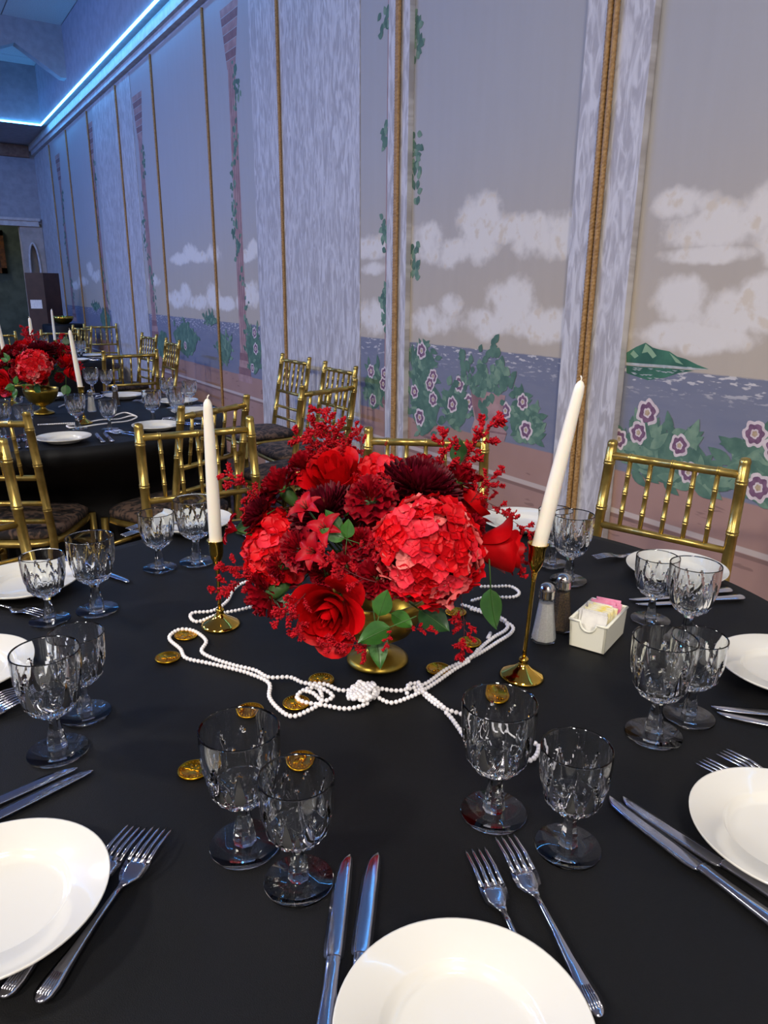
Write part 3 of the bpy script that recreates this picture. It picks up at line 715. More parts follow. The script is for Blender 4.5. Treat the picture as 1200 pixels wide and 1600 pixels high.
# ================================================================== TABLES
def seat_pose(x, y, fx, fy):
    d = Vector((fx, fy)).normalized(); return Vector((x, y))+d*.27, d
def enter(a, seats, cx, cy):
    """distance from the table centre, in direction a, at which a chair's seat begins"""
    best = 1.0; u = Vector((cos(a), sin(a)))
    for c_, d in seats:
        o_ = Vector((cx, cy))-c_; e = Vector((d.y, -d.x)); t0, t1 = 0.0, 2.0
        for ax, hw in ((d, .235), (e, .225)):
            p_, q_ = o_.dot(ax), u.dot(ax)
            if abs(q_) < 1e-6:
                if abs(p_) > hw: t1 = -1
                continue
            a_, b_ = sorted(((-hw-p_)/q_, (hw-p_)/q_)); t0 = max(t0, a_); t1 = min(t1, b_)
        if t1 > t0: best = min(best, t0)
    return best
def table(cx, cy, label, seed, pull=0, cl_label='', seats=()):
    top = G().lathe([(.735, .725), (.745, .73), (.745, .750), (.735, .753)], 64).mesh('table_top', MT['brown'])
    legs = G().box((-.02, -.02, 0), (.02, .02, .73)).mesh('table_leg', MT['steel'], False)
    spawn('round_table', [('table_top', top)]+[('leg', legs, T((.16*cos(a), .16*sin(a), 0))) for a in (pi/4, 3*pi/4, 5*pi/4, 7*pi/4)], T((cx, cy, 0)), label, 'table', 'round banquet tables')
    rd = random.Random(seed); ph = rd.uniform(0, 6); NR = 34; ND = 16; N = 160
    V = []; F = []
    def zt(x, y):
        return .7585+.0010*sin(7*x+3*sin(4*y)+ph)*sin(5*y+ph)
    V.append((0, 0, zt(0, 0)))
    for j in range(1, NR+ND+1):
        for i in range(N):
            a = 2*pi*i/N
            if j <= NR:
                r = .757*j/NR; x, y = r*cos(a), r*sin(a); z = zt(x, y)
                # pressed-in fold creases crossing the cloth
                for (ca, off) in ((.35, .11), (1.9, -.2), (2.7, .3)):
                    dd = x*cos(ca)+y*sin(ca)-off; z += .0011*exp(-(dd/.012)**2)
            else:
                v = (j-NR)/ND; fold = sin(14*a+ph+1.3*sin(3*a))*.5+.5*sin(9*a+2*ph)
                r = .762+.006*min(1, v*6)+(.035*v+.0)*fold*min(1, v*2)-pull*sin(pi*min(1, max(0, v-.08)*.95)*.75)
                lim = min([1.0]+[enter(a+da, seats, cx, cy)+.35*abs(da) for da in (-.24, -.16, -.08, 0, .08, .16, .24)])-.012
                if lim < r: r += (lim-r)*min(1, max(0, v-.0626)/.30)
                z = .756-.735*v; x, y = r*cos(a), r*sin(a)
            V.append((x, y, z))
    for i in range(N): F.append((0, 1+i, 1+(i+1) % N))
    for j in range(NR+ND-1):
        for i in range(N):
            b = 1+j*N; F.append((b+i, b+N+i, b+N+(i+1) % N, b+(i+1) % N))
    g = G().add(V, F)
    spawn('tablecloth', g.mesh('tablecloth', MT['cloth']), T((cx, cy, 0)), cl_label, 'tablecloth', 'black round tablecloths')
T1 = Vector((.606, .942)); T2 = Vector((.52, 3.59)); T3 = Vector((.74, 6.75))
table(T1.x, T1.y, 'round banquet table under the black cloth with pearl strands and coins in view', 1, 0, 'smooth black cloth under the pearls, gold coins and sugar packet caddy', (seat_pose(1.710, 1.210, -.95, -.30), seat_pose(1.303, 1.790, -.62, -.79)))
table(T2.x, T2.y, 'round banquet table with three gold chairs backed against it near the painted wall', 2, 0, 'black cloth hanging to the floor behind the gold chairs', (seat_pose(.965, 2.675, -.45, .89), seat_pose(.165, 2.80, .50, .86), seat_pose(1.614, 2.970, -.32, .95)))
table(T3.x, T3.y, 'round banquet table furthest along the painted wall', 3, 0, 'black cloth on the farthest round table', tuple(seat_pose(*q) for q in ((1.30, 5.21, 0, 1), (1.95, 7.08, -1, -.1), (1.90, 6.21, -1, 0), (1.35, 8.1, -.4, -1), (.75, 7.95, 0, -1), (.62, 5.5, .1, 1))))

def at(x, y, z=.76): return T(onz(x, y, z))
# ---- place settings on the near table
TZ = .7605
ZP = .778
def plate(x, y, label, z=ZP, up=0):
    p = onz(x, y, z+up); p.z = TZ+up; spawn('dinner_plate', PL, T(p), label, 'plate', 'white plates on the near table')
plate(725, 1608, 'white china plate with two knife blades at one side and fork tips at the other', up=.006)
plate(-8, 1400, 'white china plate lying over two crossed fork handles', up=.007)
plate(1236, 1296, 'white china plate beside long knives with pearl strand end beyond', up=.007)
plate(1232, 1040, 'white china plate between two pairs of knives, next to the two close goblets', up=.007)
plate(1057, 886, 'white china plate seen behind two goblets in front of the bright gold chair')
plate(815, 812, 'white china plate touching red sprigs behind the tall tilted candle')
plate(299, 813, 'white china plate behind the short candlestick and two goblets')
plate(40, 905, 'white china plate behind a goblet beside the two chair backs')
plate(-62, 1040, 'white china plate just beyond two goblets and fork handles')
def gob(kind, x, y, label, rot=0):
    p = onz(x, y, .762); p.z = TZ; spawn('goblet', GL if kind else GS, T(p) @ RZ(rot), label, 'goblet', 'cut-glass goblets on the near table')
gob(1, 383, 1318, 'large faceted glass goblet beside a gold coin lying apart from the pearls', .2)
gob(0, 467, 1375, 'small faceted glass goblet between a large goblet and two knife tips', .5)
gob(1, 771, 1268, 'large faceted glass goblet standing before pearls above two fork tips', .1)
gob(0, 887, 1322, 'small faceted glass goblet between fork tines and crossed knife tips', .35)
gob(1, 1021, 1146, 'large faceted glass goblet overlapping a smaller one nearest the sugar caddy', .3)
gob(0, 1076, 1119, 'small faceted glass goblet half behind the large one near the sugar caddy', 0)
gob(1, 91, 1172, 'large faceted glass goblet above two knife tips', .4)
gob(0, 133, 1114, 'faceted glass goblet overlapped by a large one near the left pearl loop', .1)
gob(0, 78, 968, 'small faceted glass goblet in front of a white plate by the chairs', .2)
gob(1, 152, 952, 'large faceted glass goblet beside the plate near a blue-lit knife tip', .6)
gob(0, 250, 887, 'small faceted glass goblet left of the short candlestick before the gold chair', 0)
gob(1, 308, 877, 'large faceted glass goblet partly behind the shorter ivory candle', .4)
gob(0, 862, 880, 'small faceted glass goblet behind the taller candlestick cup', .1)
gob(1, 888, 906, 'large faceted glass goblet behind the pepper shaker', .5)
gob(0, 1016, 968, 'small faceted glass goblet beside knife tip before the gold chair plate', .2)
gob(1, 1071, 1003, 'large faceted glass goblet overlapping the plate by the bright gold chair', .0)
cg = 'cutlery on the near table'
for kd, a, b, lb, z in [
    ('fork', (255, 1298), (50, 1582), 'steel fork with full handle showing beside the plate', .7635), ('fork', (215, 1292), (12, 1545), 'steel fork half hidden under the plate and crossed by another', .7610),
    ('knife', (540, 1333), (515, 1552), 'steel knife with handle visible and red flower reflection on the blade', .7615), ('knife', (584, 1330), (557, 1552), 'steel knife blade reflecting blue, partly under the plate', .7615),
    ('fork', (788, 1313), (946, 1610), 'steel fork lying on another with handle along the plate rim', .7650), ('fork', (742, 1328), (868, 1600), 'steel fork with golden tines, under the plate edge', .7610),
    ('knife', (948, 1247), (1215, 1448), 'long steel knife with handle running beside the plate', .7640), ('knife', (970, 1245), (1250, 1425), 'steel knife lying under another knife beside the plate', .7612),
    ('fork', (1095, 1190), (1330, 1330), 'steel fork tips poking out from under a plate', .7612), ('fork', (1127, 1176), (1340, 1300), 'steel fork tips beyond another fork, by the plate', .7612),
    ('knife', (1113, 1104), (1330, 1120), 'steel knife tip next to the two close goblets', .7612), ('knife', (1121, 1113), (1330, 1150), 'steel knife lying alongside a knife next to the two close goblets', .7612),
    ('fork', (1122, 1012), (1300, 1030), 'steel fork behind a small goblet beside a plate', .7612),
    ('knife', (995, 943), (1168, 933), 'steel knife lying behind two goblets toward the bright gold chair', .7612), ('knife', (985, 936), (1165, 920), 'steel knife with patterned handle beside the plate by the bright gold chair', .7612),
    ('fork', (928, 872), (1085, 858), 'dark shining fork beside the plate by the bright gold chair', .7612),
    ('knife', (402, 845), (318, 795), 'steel knife pointing at the red flowers beside a plate', .7612), ('fork', (192, 838), (300, 812), 'steel fork reflecting blue beside small goblet and chair', .7612), ('fork', (200, 828), (305, 802), 'steel fork behind another reflecting blue fork near the chair', .7612),
    ('knife', (204, 907), (100, 872), 'steel knife tip reflecting blue beyond a large goblet', .7612), ('fork', (70, 962), (-80, 930), 'steel fork under the plate beside a small goblet', .7612),
    ('knife', (142, 1199), (-110, 1325), 'steel knife beneath the goblet foot, nearer the crossed forks', .7612), ('knife', (118, 1195), (-120, 1300), 'steel knife tip touching the goblet foot', .7612),
    ('fork', (58, 1084), (-95, 1150), 'steel fork handle leading to the goblets pair', .7612), ('fork', (46, 1076), (-110, 1130), 'steel fork beside another leading to the goblets pair', .7612), ('knife', (36, 1016), (-128, 984), 'steel knife reflecting blue behind goblet pair', .7612)]:
    cutlery(kd, a, b, lb, z, cg)
# ---- candlesticks
p1 = onz(345, 977); p1.z = TZ; p2 = onz(815, 1057); p2.z = TZ
spawn('candlestick', ST1, T(p1), 'short polished brass candlestick ringed by a pearl loop', 'candlestick', 'brass candlesticks on the near table')
spawn('taper_candle', CA, T(p1+Vector((0, 0, .138))), 'upright ivory taper candle in the short candlestick', 'candle', 'ivory tapers on the near table')
tl = frame(p2, R0*.048+Vector((0, 0, 1)))
spawn('candlestick', ST2, tl, 'tall polished brass candlestick beside the salt shaker', 'candlestick', 'brass candlesticks on the near table')
top2 = tl @ Vector((0, 0, .195))
spawn('taper_candle', CA, frame(top2, R0*.17+Vector((0, 0, 1))), 'leaning ivory taper candle in the tall candlestick', 'candle', 'ivory tapers on the near table')
# ---- salt, pepper, caddy
def shaker_proto(fill, hf):
    oct_ = lambda pr: G().lathe(pr, 8).mesh('shaker_glass', MT['glass'], False)
    gl_ = oct_([(.0205, 0), (.0215, .003), (.0195, .014), (.0135, .060), (.0118, .074), (.0112, .078)])
    fl = G().lathe([(.0175, .003), (.0180, .006), (.0165, .016), (.0165-(.0165-.0112)*(hf-.016)/.044, hf), (.002, hf+.001)], 8).mesh('shaker_fill', MT[fill], False)
    cap = G().lathe([(.0128, .076), (.0134, .078), (.0128, .081), (.0134, .084), (.0128, .087), (.0134, .089), (.0128, .094), (.0102, .099), (.0055, .102), (.001, .103)], 24)
    capm = cap.mesh('shaker_cap', MT['chrome'])
    return [('glass_body', gl_), ('contents', fl), ('cap', capm)]
SA = shaker_proto('salt', .068); PE = shaker_proto('pepper', .070)
p = onz(849, 1000); p.z = TZ; spawn('salt_shaker', SA, T(p) @ RZ(.2), 'tapered glass salt shaker with chrome cap', 'shaker')
p = onz(875, 983); p.z = TZ; spawn('pepper_shaker', PE, T(p) @ RZ(.3), 'tapered glass pepper shaker with chrome cap', 'shaker')
A = onz(892, 1006); B = onz(943, 1023); C_ = onz(976, 987)
ux = (C_-B); ux.z = 0; ux.normalize(); uy = Vector((-ux.y, ux.x, 0))       # ux along the long side, uy away from the notch end
cx_ = B+ux*.048+uy*.029; cx_.z = TZ
cm = Matrix((ux, uy, Vector((0, 0, 1)))).transposed().to_4x4(); cm.translation = cx_
def caddy_body():
    g = G(); LX, LY, H, th = .048, .029, .048, .0035; f = 1.06
    def wall_pts(pts, nrm):
        o = len(pts); V = [Vector(q) for q in pts]+[Vector(q)-Vector(nrm)*th for q in pts]
        g.add(V, [tuple(range(o)), tuple(range(2*o-1, o-1, -1))]+[((i+1) % o, i, o+i, o+(i+1) % o) for i in range(o)])
    def q(x, y, z): k = 1+(f-1)*z/H; return (x*k, y*k, z)
    wall_pts([q(-LX, -LY, 0), q(LX, -LY, 0), q(LX, -LY, H), q(-LX, -LY, H)], (0, -1, 0))
    wall_pts([q(LX, LY, 0), q(-LX, LY, 0), q(-LX, LY, H), q(LX, LY, H)], (0, 1, 0))
    wall_pts([q(LX, -LY, 0), q(LX, LY, 0), q(LX, LY, H), q(LX, -LY, H)], (1, 0, 0))
    notch = [(.0135*cos(a), H-.015*sin(a)) for a in [pi*i/10 for i in range(11)]]
    wall_pts([q(-LX, LY, 0), q(-LX, -LY, 0), q(-LX, -LY, H)]+[q(-LX, -y_, z_) for y_, z_ in notch]+[q(-LX, LY, H)], (-1, 0, 0))
    g.box((-LX, -LY, 0), (LX, LY, .004))
    rim = G(); k = f; e = .0022
    for a, b in [((-LX*k, -LY*k), (LX*k, -LY*k)), ((LX*k, -LY*k), (LX*k, LY*k)), ((LX*k, LY*k), (-LX*k, LY*k))]: rim.tube([(*a, H), (*b, H)], e, 8)
    rim.tube([(-LX*k, -LY*k, H), (-LX*k, -.0135, H)]+[(-LX*k, -y_, z_) for y_, z_ in notch]+[(-LX*k, LY*k, H)], e, 8)
    return [('box', g.mesh('caddy_box', MT['caddy'], False)), ('rolled_rim', rim.mesh('caddy_rim', MT['caddy']))]
spawn('sugar_caddy', caddy_body(), cm, 'cream ceramic sugar packet caddy with notched side', 'caddy')
pk = lambda m_: [('envelope', G().grid(lambda u, v: ((u-.5)*.001+.0014*sin(pi*u)*sin(pi*v), (u-.5)*.042, v*.052), 6, 6).grid(lambda u, v: (-.0014*sin(pi*u)*sin(pi*v)-.0008, (u-.5)*.042, v*.052), 6, 6).mesh('packet', MT[m_])),
                 ('crimped_end', boxmesh('crimp', (-.0012, -.021, .050), (.0006, .021, .054), MT[m_]))]
PK = {k: pk(k) for k in ('pink', 'yellow', 'paper')}
for i in range(12):
    kd = ['paper', 'paper', 'paper', 'yellow', 'yellow', 'yellow', 'yellow', 'paper', 'pink', 'pink', 'pink', 'pink'][i]
    x = -.037+.0066*i; lb = {'paper': 'white sugar packet standing in the cream caddy', 'yellow': 'yellow and white sweetener packet standing in the cream caddy', 'pink': 'pink sweetener packet standing in the cream caddy'}[kd]
    spawn('sweetener_packet', PK[kd], cm @ T((x, random.uniform(-.004, .004), .005)) @ RY(random.uniform(.05, .22)) @ RX(random.uniform(-.06, .06)), lb, 'packet', kd+' packets in the caddy')
# ---- coins
for i, (x, y, lb) in enumerate([(262, 1029, 'gold foil coin lying left of the pearl loop'), (291, 994, 'gold foil coin inside the end of the pearl loop'), (303, 1205, 'gold foil coin lying apart next to the large goblet'), (390, 1112, 'gold foil coin seen through the rim of a large goblet'),
      (502, 1064, 'gold foil coin behind the pearls beneath a flower sprig'), (463, 1100, 'gold foil coin beneath the knotted pearls'), (685, 1047, 'gold foil coin beside the pearls right of the bowl foot'), (734, 1005, 'gold foil coin within the pearl loop below the leaf'),
      (712, 958, 'gold foil coin partly behind the hanging red sprig'), (776, 1088, 'gold foil coin seen through the goblet before the tall candlestick'), (470, 1190, 'gold foil coin seen through the small goblet')]):
    p = onz(x, y); p.z = TZ; spawn('gold_coin', COINS[i % 3], T(p) @ RZ(i*1.3), lb, 'coin', 'gold coins on the near table')
# ---- pearls
def smooth(pts, n=6):
    out = []
    for i in range(len(pts)-1):
        p0 = pts[max(i-1, 0)]; p1_ = pts[i]; p2_ = pts[i+1]; p3 = pts[min(i+2, len(pts)-1)]
        for k in range(n):
            t_ = k/n; out.append(.5*((2*p1_)+(p2_-p0)*t_+(2*p0-5*p1_+4*p2_-p3)*t_*t_+(3*p1_-p0-3*p2_+p3)*t_**3))
    out.append(pts[-1]); return out
def strand(paths, label, clasp=None):
    r = .0034; bead = G(); cord = G(); seg = [(r*sin(pi*i/6)+1e-5, -r*cos(pi*i/6)) for i in range(7)]; placed = []
    for path in paths:
        P_ = smooth([Vector((*onz(x, y, .764).xy, .7615+r+(q[0] if q else 0))) for x, y, *q in path], 10)
        acc = 0; last = P_[0]; L_ = []
        cord.tube(P_[::3]+[P_[-1]], .0006, 4)
        nxt = 0
        for a, b in zip(P_, P_[1:]):
            d = (b-a).length
            while acc+d >= nxt and d > 0:
                L_.append(a.lerp(b, (nxt-acc)/d)); nxt += r*2.06
            acc += d
        for p in L_:
            hz = 0
            for q in placed[-900:]:
                if abs(q.x-p.x) < r*1.7 and abs(q.y-p.y) < r*1.7 and abs(q.z-(p.z+hz)) < r*1.4 and (q.xy-p.xy).length < r*1.5: hz = max(hz, q.z-p.z+r*1.3)
            hz = min(hz, .012)
            bead.lathe(seg, 10, T(p+Vector((0, 0, hz))), False, False)
        placed += L_
    parts = [('beads', bead.mesh('pearl_beads', MT['pearl']), None, None, 'stuff'), ('cord', cord.mesh('pearl_cord', MT['wick']))]
    if clasp:
        p = onz(*clasp); parts.append(('clasp', G().tube([(p.x-.008, p.y-.006, .767), (p.x+.008, p.y+.006, .767)], .0032, 8).mesh('clasp', MT['pearl'])))
    spawn('pearl_strand', parts, Matrix(), label, 'pearl strand', 'pearl strands on the near table')
strand([[(425,896),(409,905),(381,911),(365,922),(354,941),(332,955),(302,958),(298,966),(310,972),(343,960),(381,952),(420,941),(447,933),(480,925)]], 'white pearl strand looping around the short candlestick')
strand([[(552,1079),(530,1079),(508,1070),(475,1068),(453,1059),(420,1059),(398,1048),(365,1040),(332,1029),(315,1018),(322,1002),(304,987),(282,984),(267,992),(266,1001),(282,1015),(291,1029),(326,1037),(365,1046),(392,1054),(420,1068),(421,1090),(436,1109),(456,1120),(480,1112),(502,1097),(497,1076),(475,1079),(464,1090),(476,1098),(508,1103),(535,1108),(557,1106),(575,1098),(560,1088),(545,1092),(548,1078),(570,1072),(590,1076),(586,1090),(566,1096)],
        [(478,1072,.004),(500,1080,.006),(520,1092,.004),(505,1100,.004),(490,1090,.006),(478,1084,.004)],
        [(566+21*cos(2.1*k+.4*sin(k*1.7))*(.5+.5*abs(sin(k*2.3))), 1088+15*sin(1.7*k)*(.5+.5*abs(cos(k*1.9))), .004+.0012*(k % 7)) for k in range(26)]], 'white pearl strand tied in a knot with a loop around one coin')
strand([[(590,1076),(618,1080),(640,1077),(667,1068),(695,1048),(722,1035),(750,1021),(777,1004),(797,991),(801,980),(783,969),(761,958),(744,952),(720,945)],
        [(593,1092),(612,1099),(640,1090),(662,1079),(684,1065),(711,1046),(739,1029),(752,1012),(772,996),(790,985),(792,976),(775,966),(752,957),(735,952)],
        [(752,917),(775,917),(798,917),(811,926),(804,933),(780,934),(754,935),(735,940)],
        [(636,1084),(640,1070),(652,1070),(660,1082),(668,1091),(689,1106),(722,1117),(760,1130),(800,1150),(835,1162),(842,1170),(834,1186),(815,1192)],
        [(650,1080),(664,1088),(678,1098),(700,1117),(717,1139),(727,1152),(760,1172),(800,1186),(828,1188)]], 'white pearl strand running from knot past coins toward the tall candlestick', (764, 999))

# ================================================================== BOUQUETS
bb = onz(590, 1031); bb.z = TZ
BC = Vector((bb.x, bb.y, .945)); EA, EC = .150, .105
def ell(x, y):
    """where the sight line meets the dome of flowers (or passes closest), and the dome's normal there"""
    d = ray(x, y); s_ = Vector((1/EA, 1/EA, 1/EC)); o = Vector([(CAM[i]-BC[i])*s_[i] for i in range(3)]); e = Vector([d[i]*s_[i] for i in range(3)])
    a = e.dot(e); b = o.dot(e); c_ = o.dot(o)-1; D_ = b*b-a*c_
    t_ = (-b-sqrt(D_))/a if D_ > 0 else -b/a
    p = CAM+d*t_; n_ = Vector([(p[i]-BC[i])*s_[i]**2 for i in range(3)]).normalized()
    return p, n_
FL = []      # (name, proto, joined proto for far tables, matrix, label, category)
def fl(name, proto, far, x, y, label, cat='flower', spin=0, out=0, tilt=None, sc=1):
    p, n_ = ell(x, y)
    if tilt: n_ = (n_*.6+Vector(tilt)).normalized()
    FL.append((name, proto, far, frame(p+n_*out, n_, spin) @ Matrix.Scale(sc, 4), label, cat))
VW = -FW
fl('hydrangea', HY[0], HYJ, 660, 866, 'large coral pink hydrangea head above the gold bowl', spin=.3, tilt=VW*.4, sc=.95)
fl('hydrangea', HY[1], HYJ2, 428, 862, 'pinkish red hydrangea beside burgundy carnations', spin=1, tilt=VW*.3)
fl('hydrangea', HY[1], HYJ2, 600, 742, 'bright red hydrangea at the crown of the bouquet', spin=2, sc=1.02, out=-.012)
fl('rose', RO[0], ROJ, 524, 940, 'open red rose drooping over the gold bowl rim', spin=.4, tilt=VW*1.0, out=.018, sc=1.12)
fl('rose', RO[1], ROJ, 528, 756, 'red rose near the bouquet crown beside dark chrysanthemum', spin=1.5, tilt=VW*.6, out=.014, sc=1.1)
fl('rose', RO[1], ROJ, 768, 850, 'red rose facing sideways toward the tall candlestick', spin=.9, tilt=R0*.5+Vector((0, 0, -.15)), out=.0)
fl('rose', RO[0], ROJ, 720, 790, 'red rose between large hydrangea and side-facing rose', spin=2.2)
fl('chrysanthemum', MU[0], MU[0], 652, 775, 'large burgundy chrysanthemum above the coral hydrangea', spin=.2, out=.012)
fl('chrysanthemum', MU[1], MU[1], 500, 800, 'dark burgundy chrysanthemum beside green leaves', spin=1.2, out=-.004)
fl('chrysanthemum', MU[1], MU[1], 420, 800, 'dark burgundy chrysanthemum above the pinkish hydrangea', spin=2.0, sc=.75)
fl('carnation', CN[0], CN[0], 445, 768, 'ruffled burgundy carnation on the shoulder of the bouquet', spin=.2)
fl('carnation', CN[0], CN[0], 580, 795, 'ruffled burgundy carnation between the two large chrysanthemums', spin=1.0, out=.01)
fl('carnation', CN[0], CN[0], 432, 915, 'ruffled burgundy carnation above the pearls', spin=1.9, out=.005)
fl('carnation', CN[1], CN[1], 476, 732, 'ruffled burgundy carnation behind the crown rose', spin=.8, out=-.012)
fl('carnation', CN[1], CN[1], 655, 728, 'ruffled dark red carnation behind the large chrysanthemum', spin=1.8, out=-.02)
fl('carnation', CN[1], CN[1], 728, 752, 'ruffled dark red carnation beside a dark leaf', spin=.1, out=-.012)
fl('carnation', CN[1], CN[1], 600, 900, 'ruffled dark red carnation tucked beside the open rose', spin=.1, out=-.015)
fl('carnation', CN[1], CN[1], 470, 860, 'ruffled burgundy carnation between alstroemeria and pinkish hydrangea', spin=.5, out=-.01)
for x, y, lb in [(500, 815, 'crimson alstroemeria bloom above the green bud'), (508, 868, 'crimson alstroemeria bloom above the open rose'), (522, 842, 'small crimson alstroemeria bloom beside two leaves'), (715, 772, 'orange red alstroemeria bloom near a dark leaf'), (402, 830, 'crimson alstroemeria bloom at the bouquet rim')]:
    fl('alstroemeria', AL, AL, x, y, lb, spin=x, out=.022, sc=.85)
for i, (x, y) in enumerate([(560, 850), (545, 885), (480, 890), (455, 840), (610, 760), (690, 745), (700, 800), (755, 800), (745, 760), (700, 925), (535, 725), (400, 870), (750, 880), (440, 800), (465, 765), (610, 830), (520, 790), (560, 740)]):
    fl('carnation', CN[i % 2], CN[i % 2], x, y, ['small ', ''][i % 2]+'dark red carnation tucked deep among the larger blooms', spin=i, out=-.024, sc=.66)
def settle():
    rad = {'hydrangea': .058, 'rose': .037, 'chrysanthemum': .040, 'carnation': .030, 'alstroemeria': .020}; off = {'chrysanthemum': .016, 'carnation': .012, 'alstroemeria': .014}
    B = []
    for k, (nm, pr, fr, mx, lb, ct) in enumerate(FL):
        sc = mx.to_scale().x; r = rad[nm]*sc*(.80 if pr is HY[1] else 1); z = (mx.to_3x3() @ Vector((0, 0, 1))).normalized()
        p = mx.translation+z*off.get(nm, 0)*sc; B.append([p.copy(), p.copy(), r, 1.0 if 'tucked deep' in lb else .35])
    for it in range(120):
        for i in range(len(B)):
            for j in range(i):
                a, b = B[i], B[j]; d = a[0]-b[0]; L_ = max(d.length, 1e-4); pen = a[2]+b[2]-L_
                if pen > 0:
                    d = d/L_*pen*.5; ws = a[3]+b[3]; a[0] += d*(a[3]/ws); b[0] -= d*(b[3]/ws)
        for q in B:
            m_ = q[0]-q[1]; lim = .045 if q[3] == 1 else .010           # full blooms stay where the photograph has them
            if m_.length > lim: q[0] = q[1]+m_*(lim/m_.length)
            rel = q[0]-BC; f = sqrt((rel.x/(EA+.012))**2+(rel.y/(EA+.012))**2+(rel.z/(EC+.012))**2)
            if q[3] == 1 and f > 1: q[0] = BC+rel/f
    for k, q in enumerate(B):
        e = list(FL[k]); e[3] = T(q[0]-q[1]) @ e[3]; FL[k] = tuple(e)
settle()
# leaves: base pixel, tip direction in the picture plane
def leafat(k, x, y, dx, dy, label, out=.03, sc=1, face=.6):
    p, n_ = ell(x, y); p = p+n_*out; zd = (RT*dx-UP*dy).normalized(); yd = -(n_*.5+VW*face); xd = yd.cross(zd).normalized(); yd = zd.cross(xd)
    mx = Matrix((xd, yd, zd)).transposed().to_4x4(); mx.translation = p
    FL.append(('leaf', LF[k], LF[k], mx @ Matrix.Scale(sc, 4), label, 'leaf'))
leafat(0, 604, 938, -1, .42, 'glossy green leaf beside the open rose over the bowl', .055, .72)
leafat(1, 588, 950, .12, 1, 'glossy green leaf hanging straight down the bowl', .035, .75)
leafat(0, 610, 950, 1, .55, 'glossy green leaf lying along the bowl under the hydrangea', .01, .55)
leafat(0, 592, 940, .3, -1, 'dark green leaf standing between rose and coral hydrangea', .03, .6)
leafat(0, 738, 905, .05, 1, 'bright green leaf hanging below the coral hydrangea', .03, .95)
leafat(2, 655, 952, .6, .4, 'dark ribbed leaf below the coral hydrangea', .0, 1)
leafat(2, 704, 752, -.1, -1, 'dark pointed leaf among the sprigs beside the chrysanthemum', .03, .8)
leafat(1, 540, 840, -.6, -.8, 'curled green leaf between crimson blooms', .02, .5); leafat(1, 545, 850, -.9, -.3, 'green leaf bud pointing at the pinkish hydrangea', .02, .5)
leafat(0, 548, 850, .1, -1, 'short green leaf beside the carnation', .02, .42); leafat(2, 398, 815, -.5, .3, 'dark leaf at the rim beneath a chrysanthemum', .0, .7); leafat(2, 455, 930, -.5, .6, 'dark leaf under the burgundy carnation', .0, .8)
# statice sprays: base and tip pixels
def sprig(k, x0, y0, x1, y1, label, out=.0, fwd=0.0):
    p, n_ = ell(x0, y0); p = p+n_*out
    dp = (p-CAM).dot(FW); q = CAM+ray(x1, y1)*((dp-fwd)/ray(x1, y1).dot(FW)); d = q-p
    L_ = {0: .15, 1: .13, 2: .16, 3: .11, 4: .12}[k]
    FL.append(('statice_sprig', SP[k], SP[k], frame(p, d, x0) @ Matrix.Scale(d.length/L_, 4), label, 'flower sprig'))
sprig(2, 560, 730, 490, 650, 'tall red statice spray rising from the crown', -.01); sprig(0, 560, 725, 468, 668, 'red statice spray beside the tall crown spray', -.01); sprig(1, 540, 730, 520, 662, 'dense red statice spray at the crown', -.01); sprig(1, 520, 740, 465, 705, 'low red statice spray behind the crown rose', 0)
sprig(2, 550, 735, 505, 642, 'feathery red statice spray among the crown sprays', -.02); sprig(0, 520, 740, 472, 690, 'spreading red statice spray left of the crown', 0); sprig(1, 575, 725, 545, 668, 'short red statice spray beside the crown hydrangea', 0)
sprig(0, 690, 770, 782, 664, 'long red statice spray reaching past the gold chair', .0); sprig(3, 700, 760, 700, 672, 'short red statice spray before the gold chair', 0); sprig(3, 690, 745, 748, 702, 'red statice spray in front of chair spindles', 0); sprig(3, 600, 720, 605, 690, 'small red statice spray over the crown hydrangea', .02)
sprig(1, 620, 790, 588, 742, 'fine red statice spray lying over the crown hydrangea', .04); sprig(1, 600, 760, 640, 738, 'fine red statice spray beside the large chrysanthemum', .04); sprig(3, 570, 780, 552, 742, 'fine red statice spray over the crown rose', .04)
sprig(0, 450, 790, 350, 752, 'red statice spray reaching toward the short candle', 0); sprig(1, 430, 850, 368, 800, 'red statice spray by the knife tip', 0); sprig(1, 420, 890, 345, 868, 'red statice spray crossing the short candlestick', 0); sprig(0, 440, 900, 332, 922, 'drooping red statice spray over the short candlestick', 0)
sprig(0, 500, 900, 425, 975, 'hanging red statice spray before the pearls', .02, .06); sprig(3, 490, 920, 474, 995, 'thin hanging red statice spray left of the rose', .03, .05); sprig(1, 600, 960, 515, 1026, 'red statice spray lying beside the bowl foot', .04, .05); sprig(3, 605, 940, 600, 1010, 'red statice spray hanging over the bowl', .05, .02); sprig(3, 625, 950, 675, 985, 'red statice spray trailing right of the bowl', .04, .02)
sprig(2, 712, 920, 712, 1028, 'long red statice spray hanging beside a coin', .01, .0); sprig(0, 760, 800, 832, 830, 'thin red statice spray lying across a plate', 0); sprig(1, 740, 780, 800, 788, 'red statice spray above the side-facing rose', 0); sprig(1, 770, 840, 822, 895, 'red statice spray below the side-facing rose', .02); sprig(3, 780, 860, 806, 848, 'short red statice spray beside the tall candlestick cup', .02); sprig(1, 720, 800, 772, 728, 'red statice spray above the rose near the chair post', .01)
sprig(1, 560, 880, 520, 900, 'red statice spray over the alstroemeria', .04); sprig(3, 560, 870, 592, 838, 'pinkish red statice spray beside the coral hydrangea', .04); sprig(3, 590, 900, 500, 880, 'red statice spray above the open rose', .035)
sprig(1, 700, 790, 660, 740, 'red statice spray over the dark chrysanthemum edge', .03); sprig(0, 715, 790, 785, 765, 'red statice spray spreading beside the dark leaf', .02)
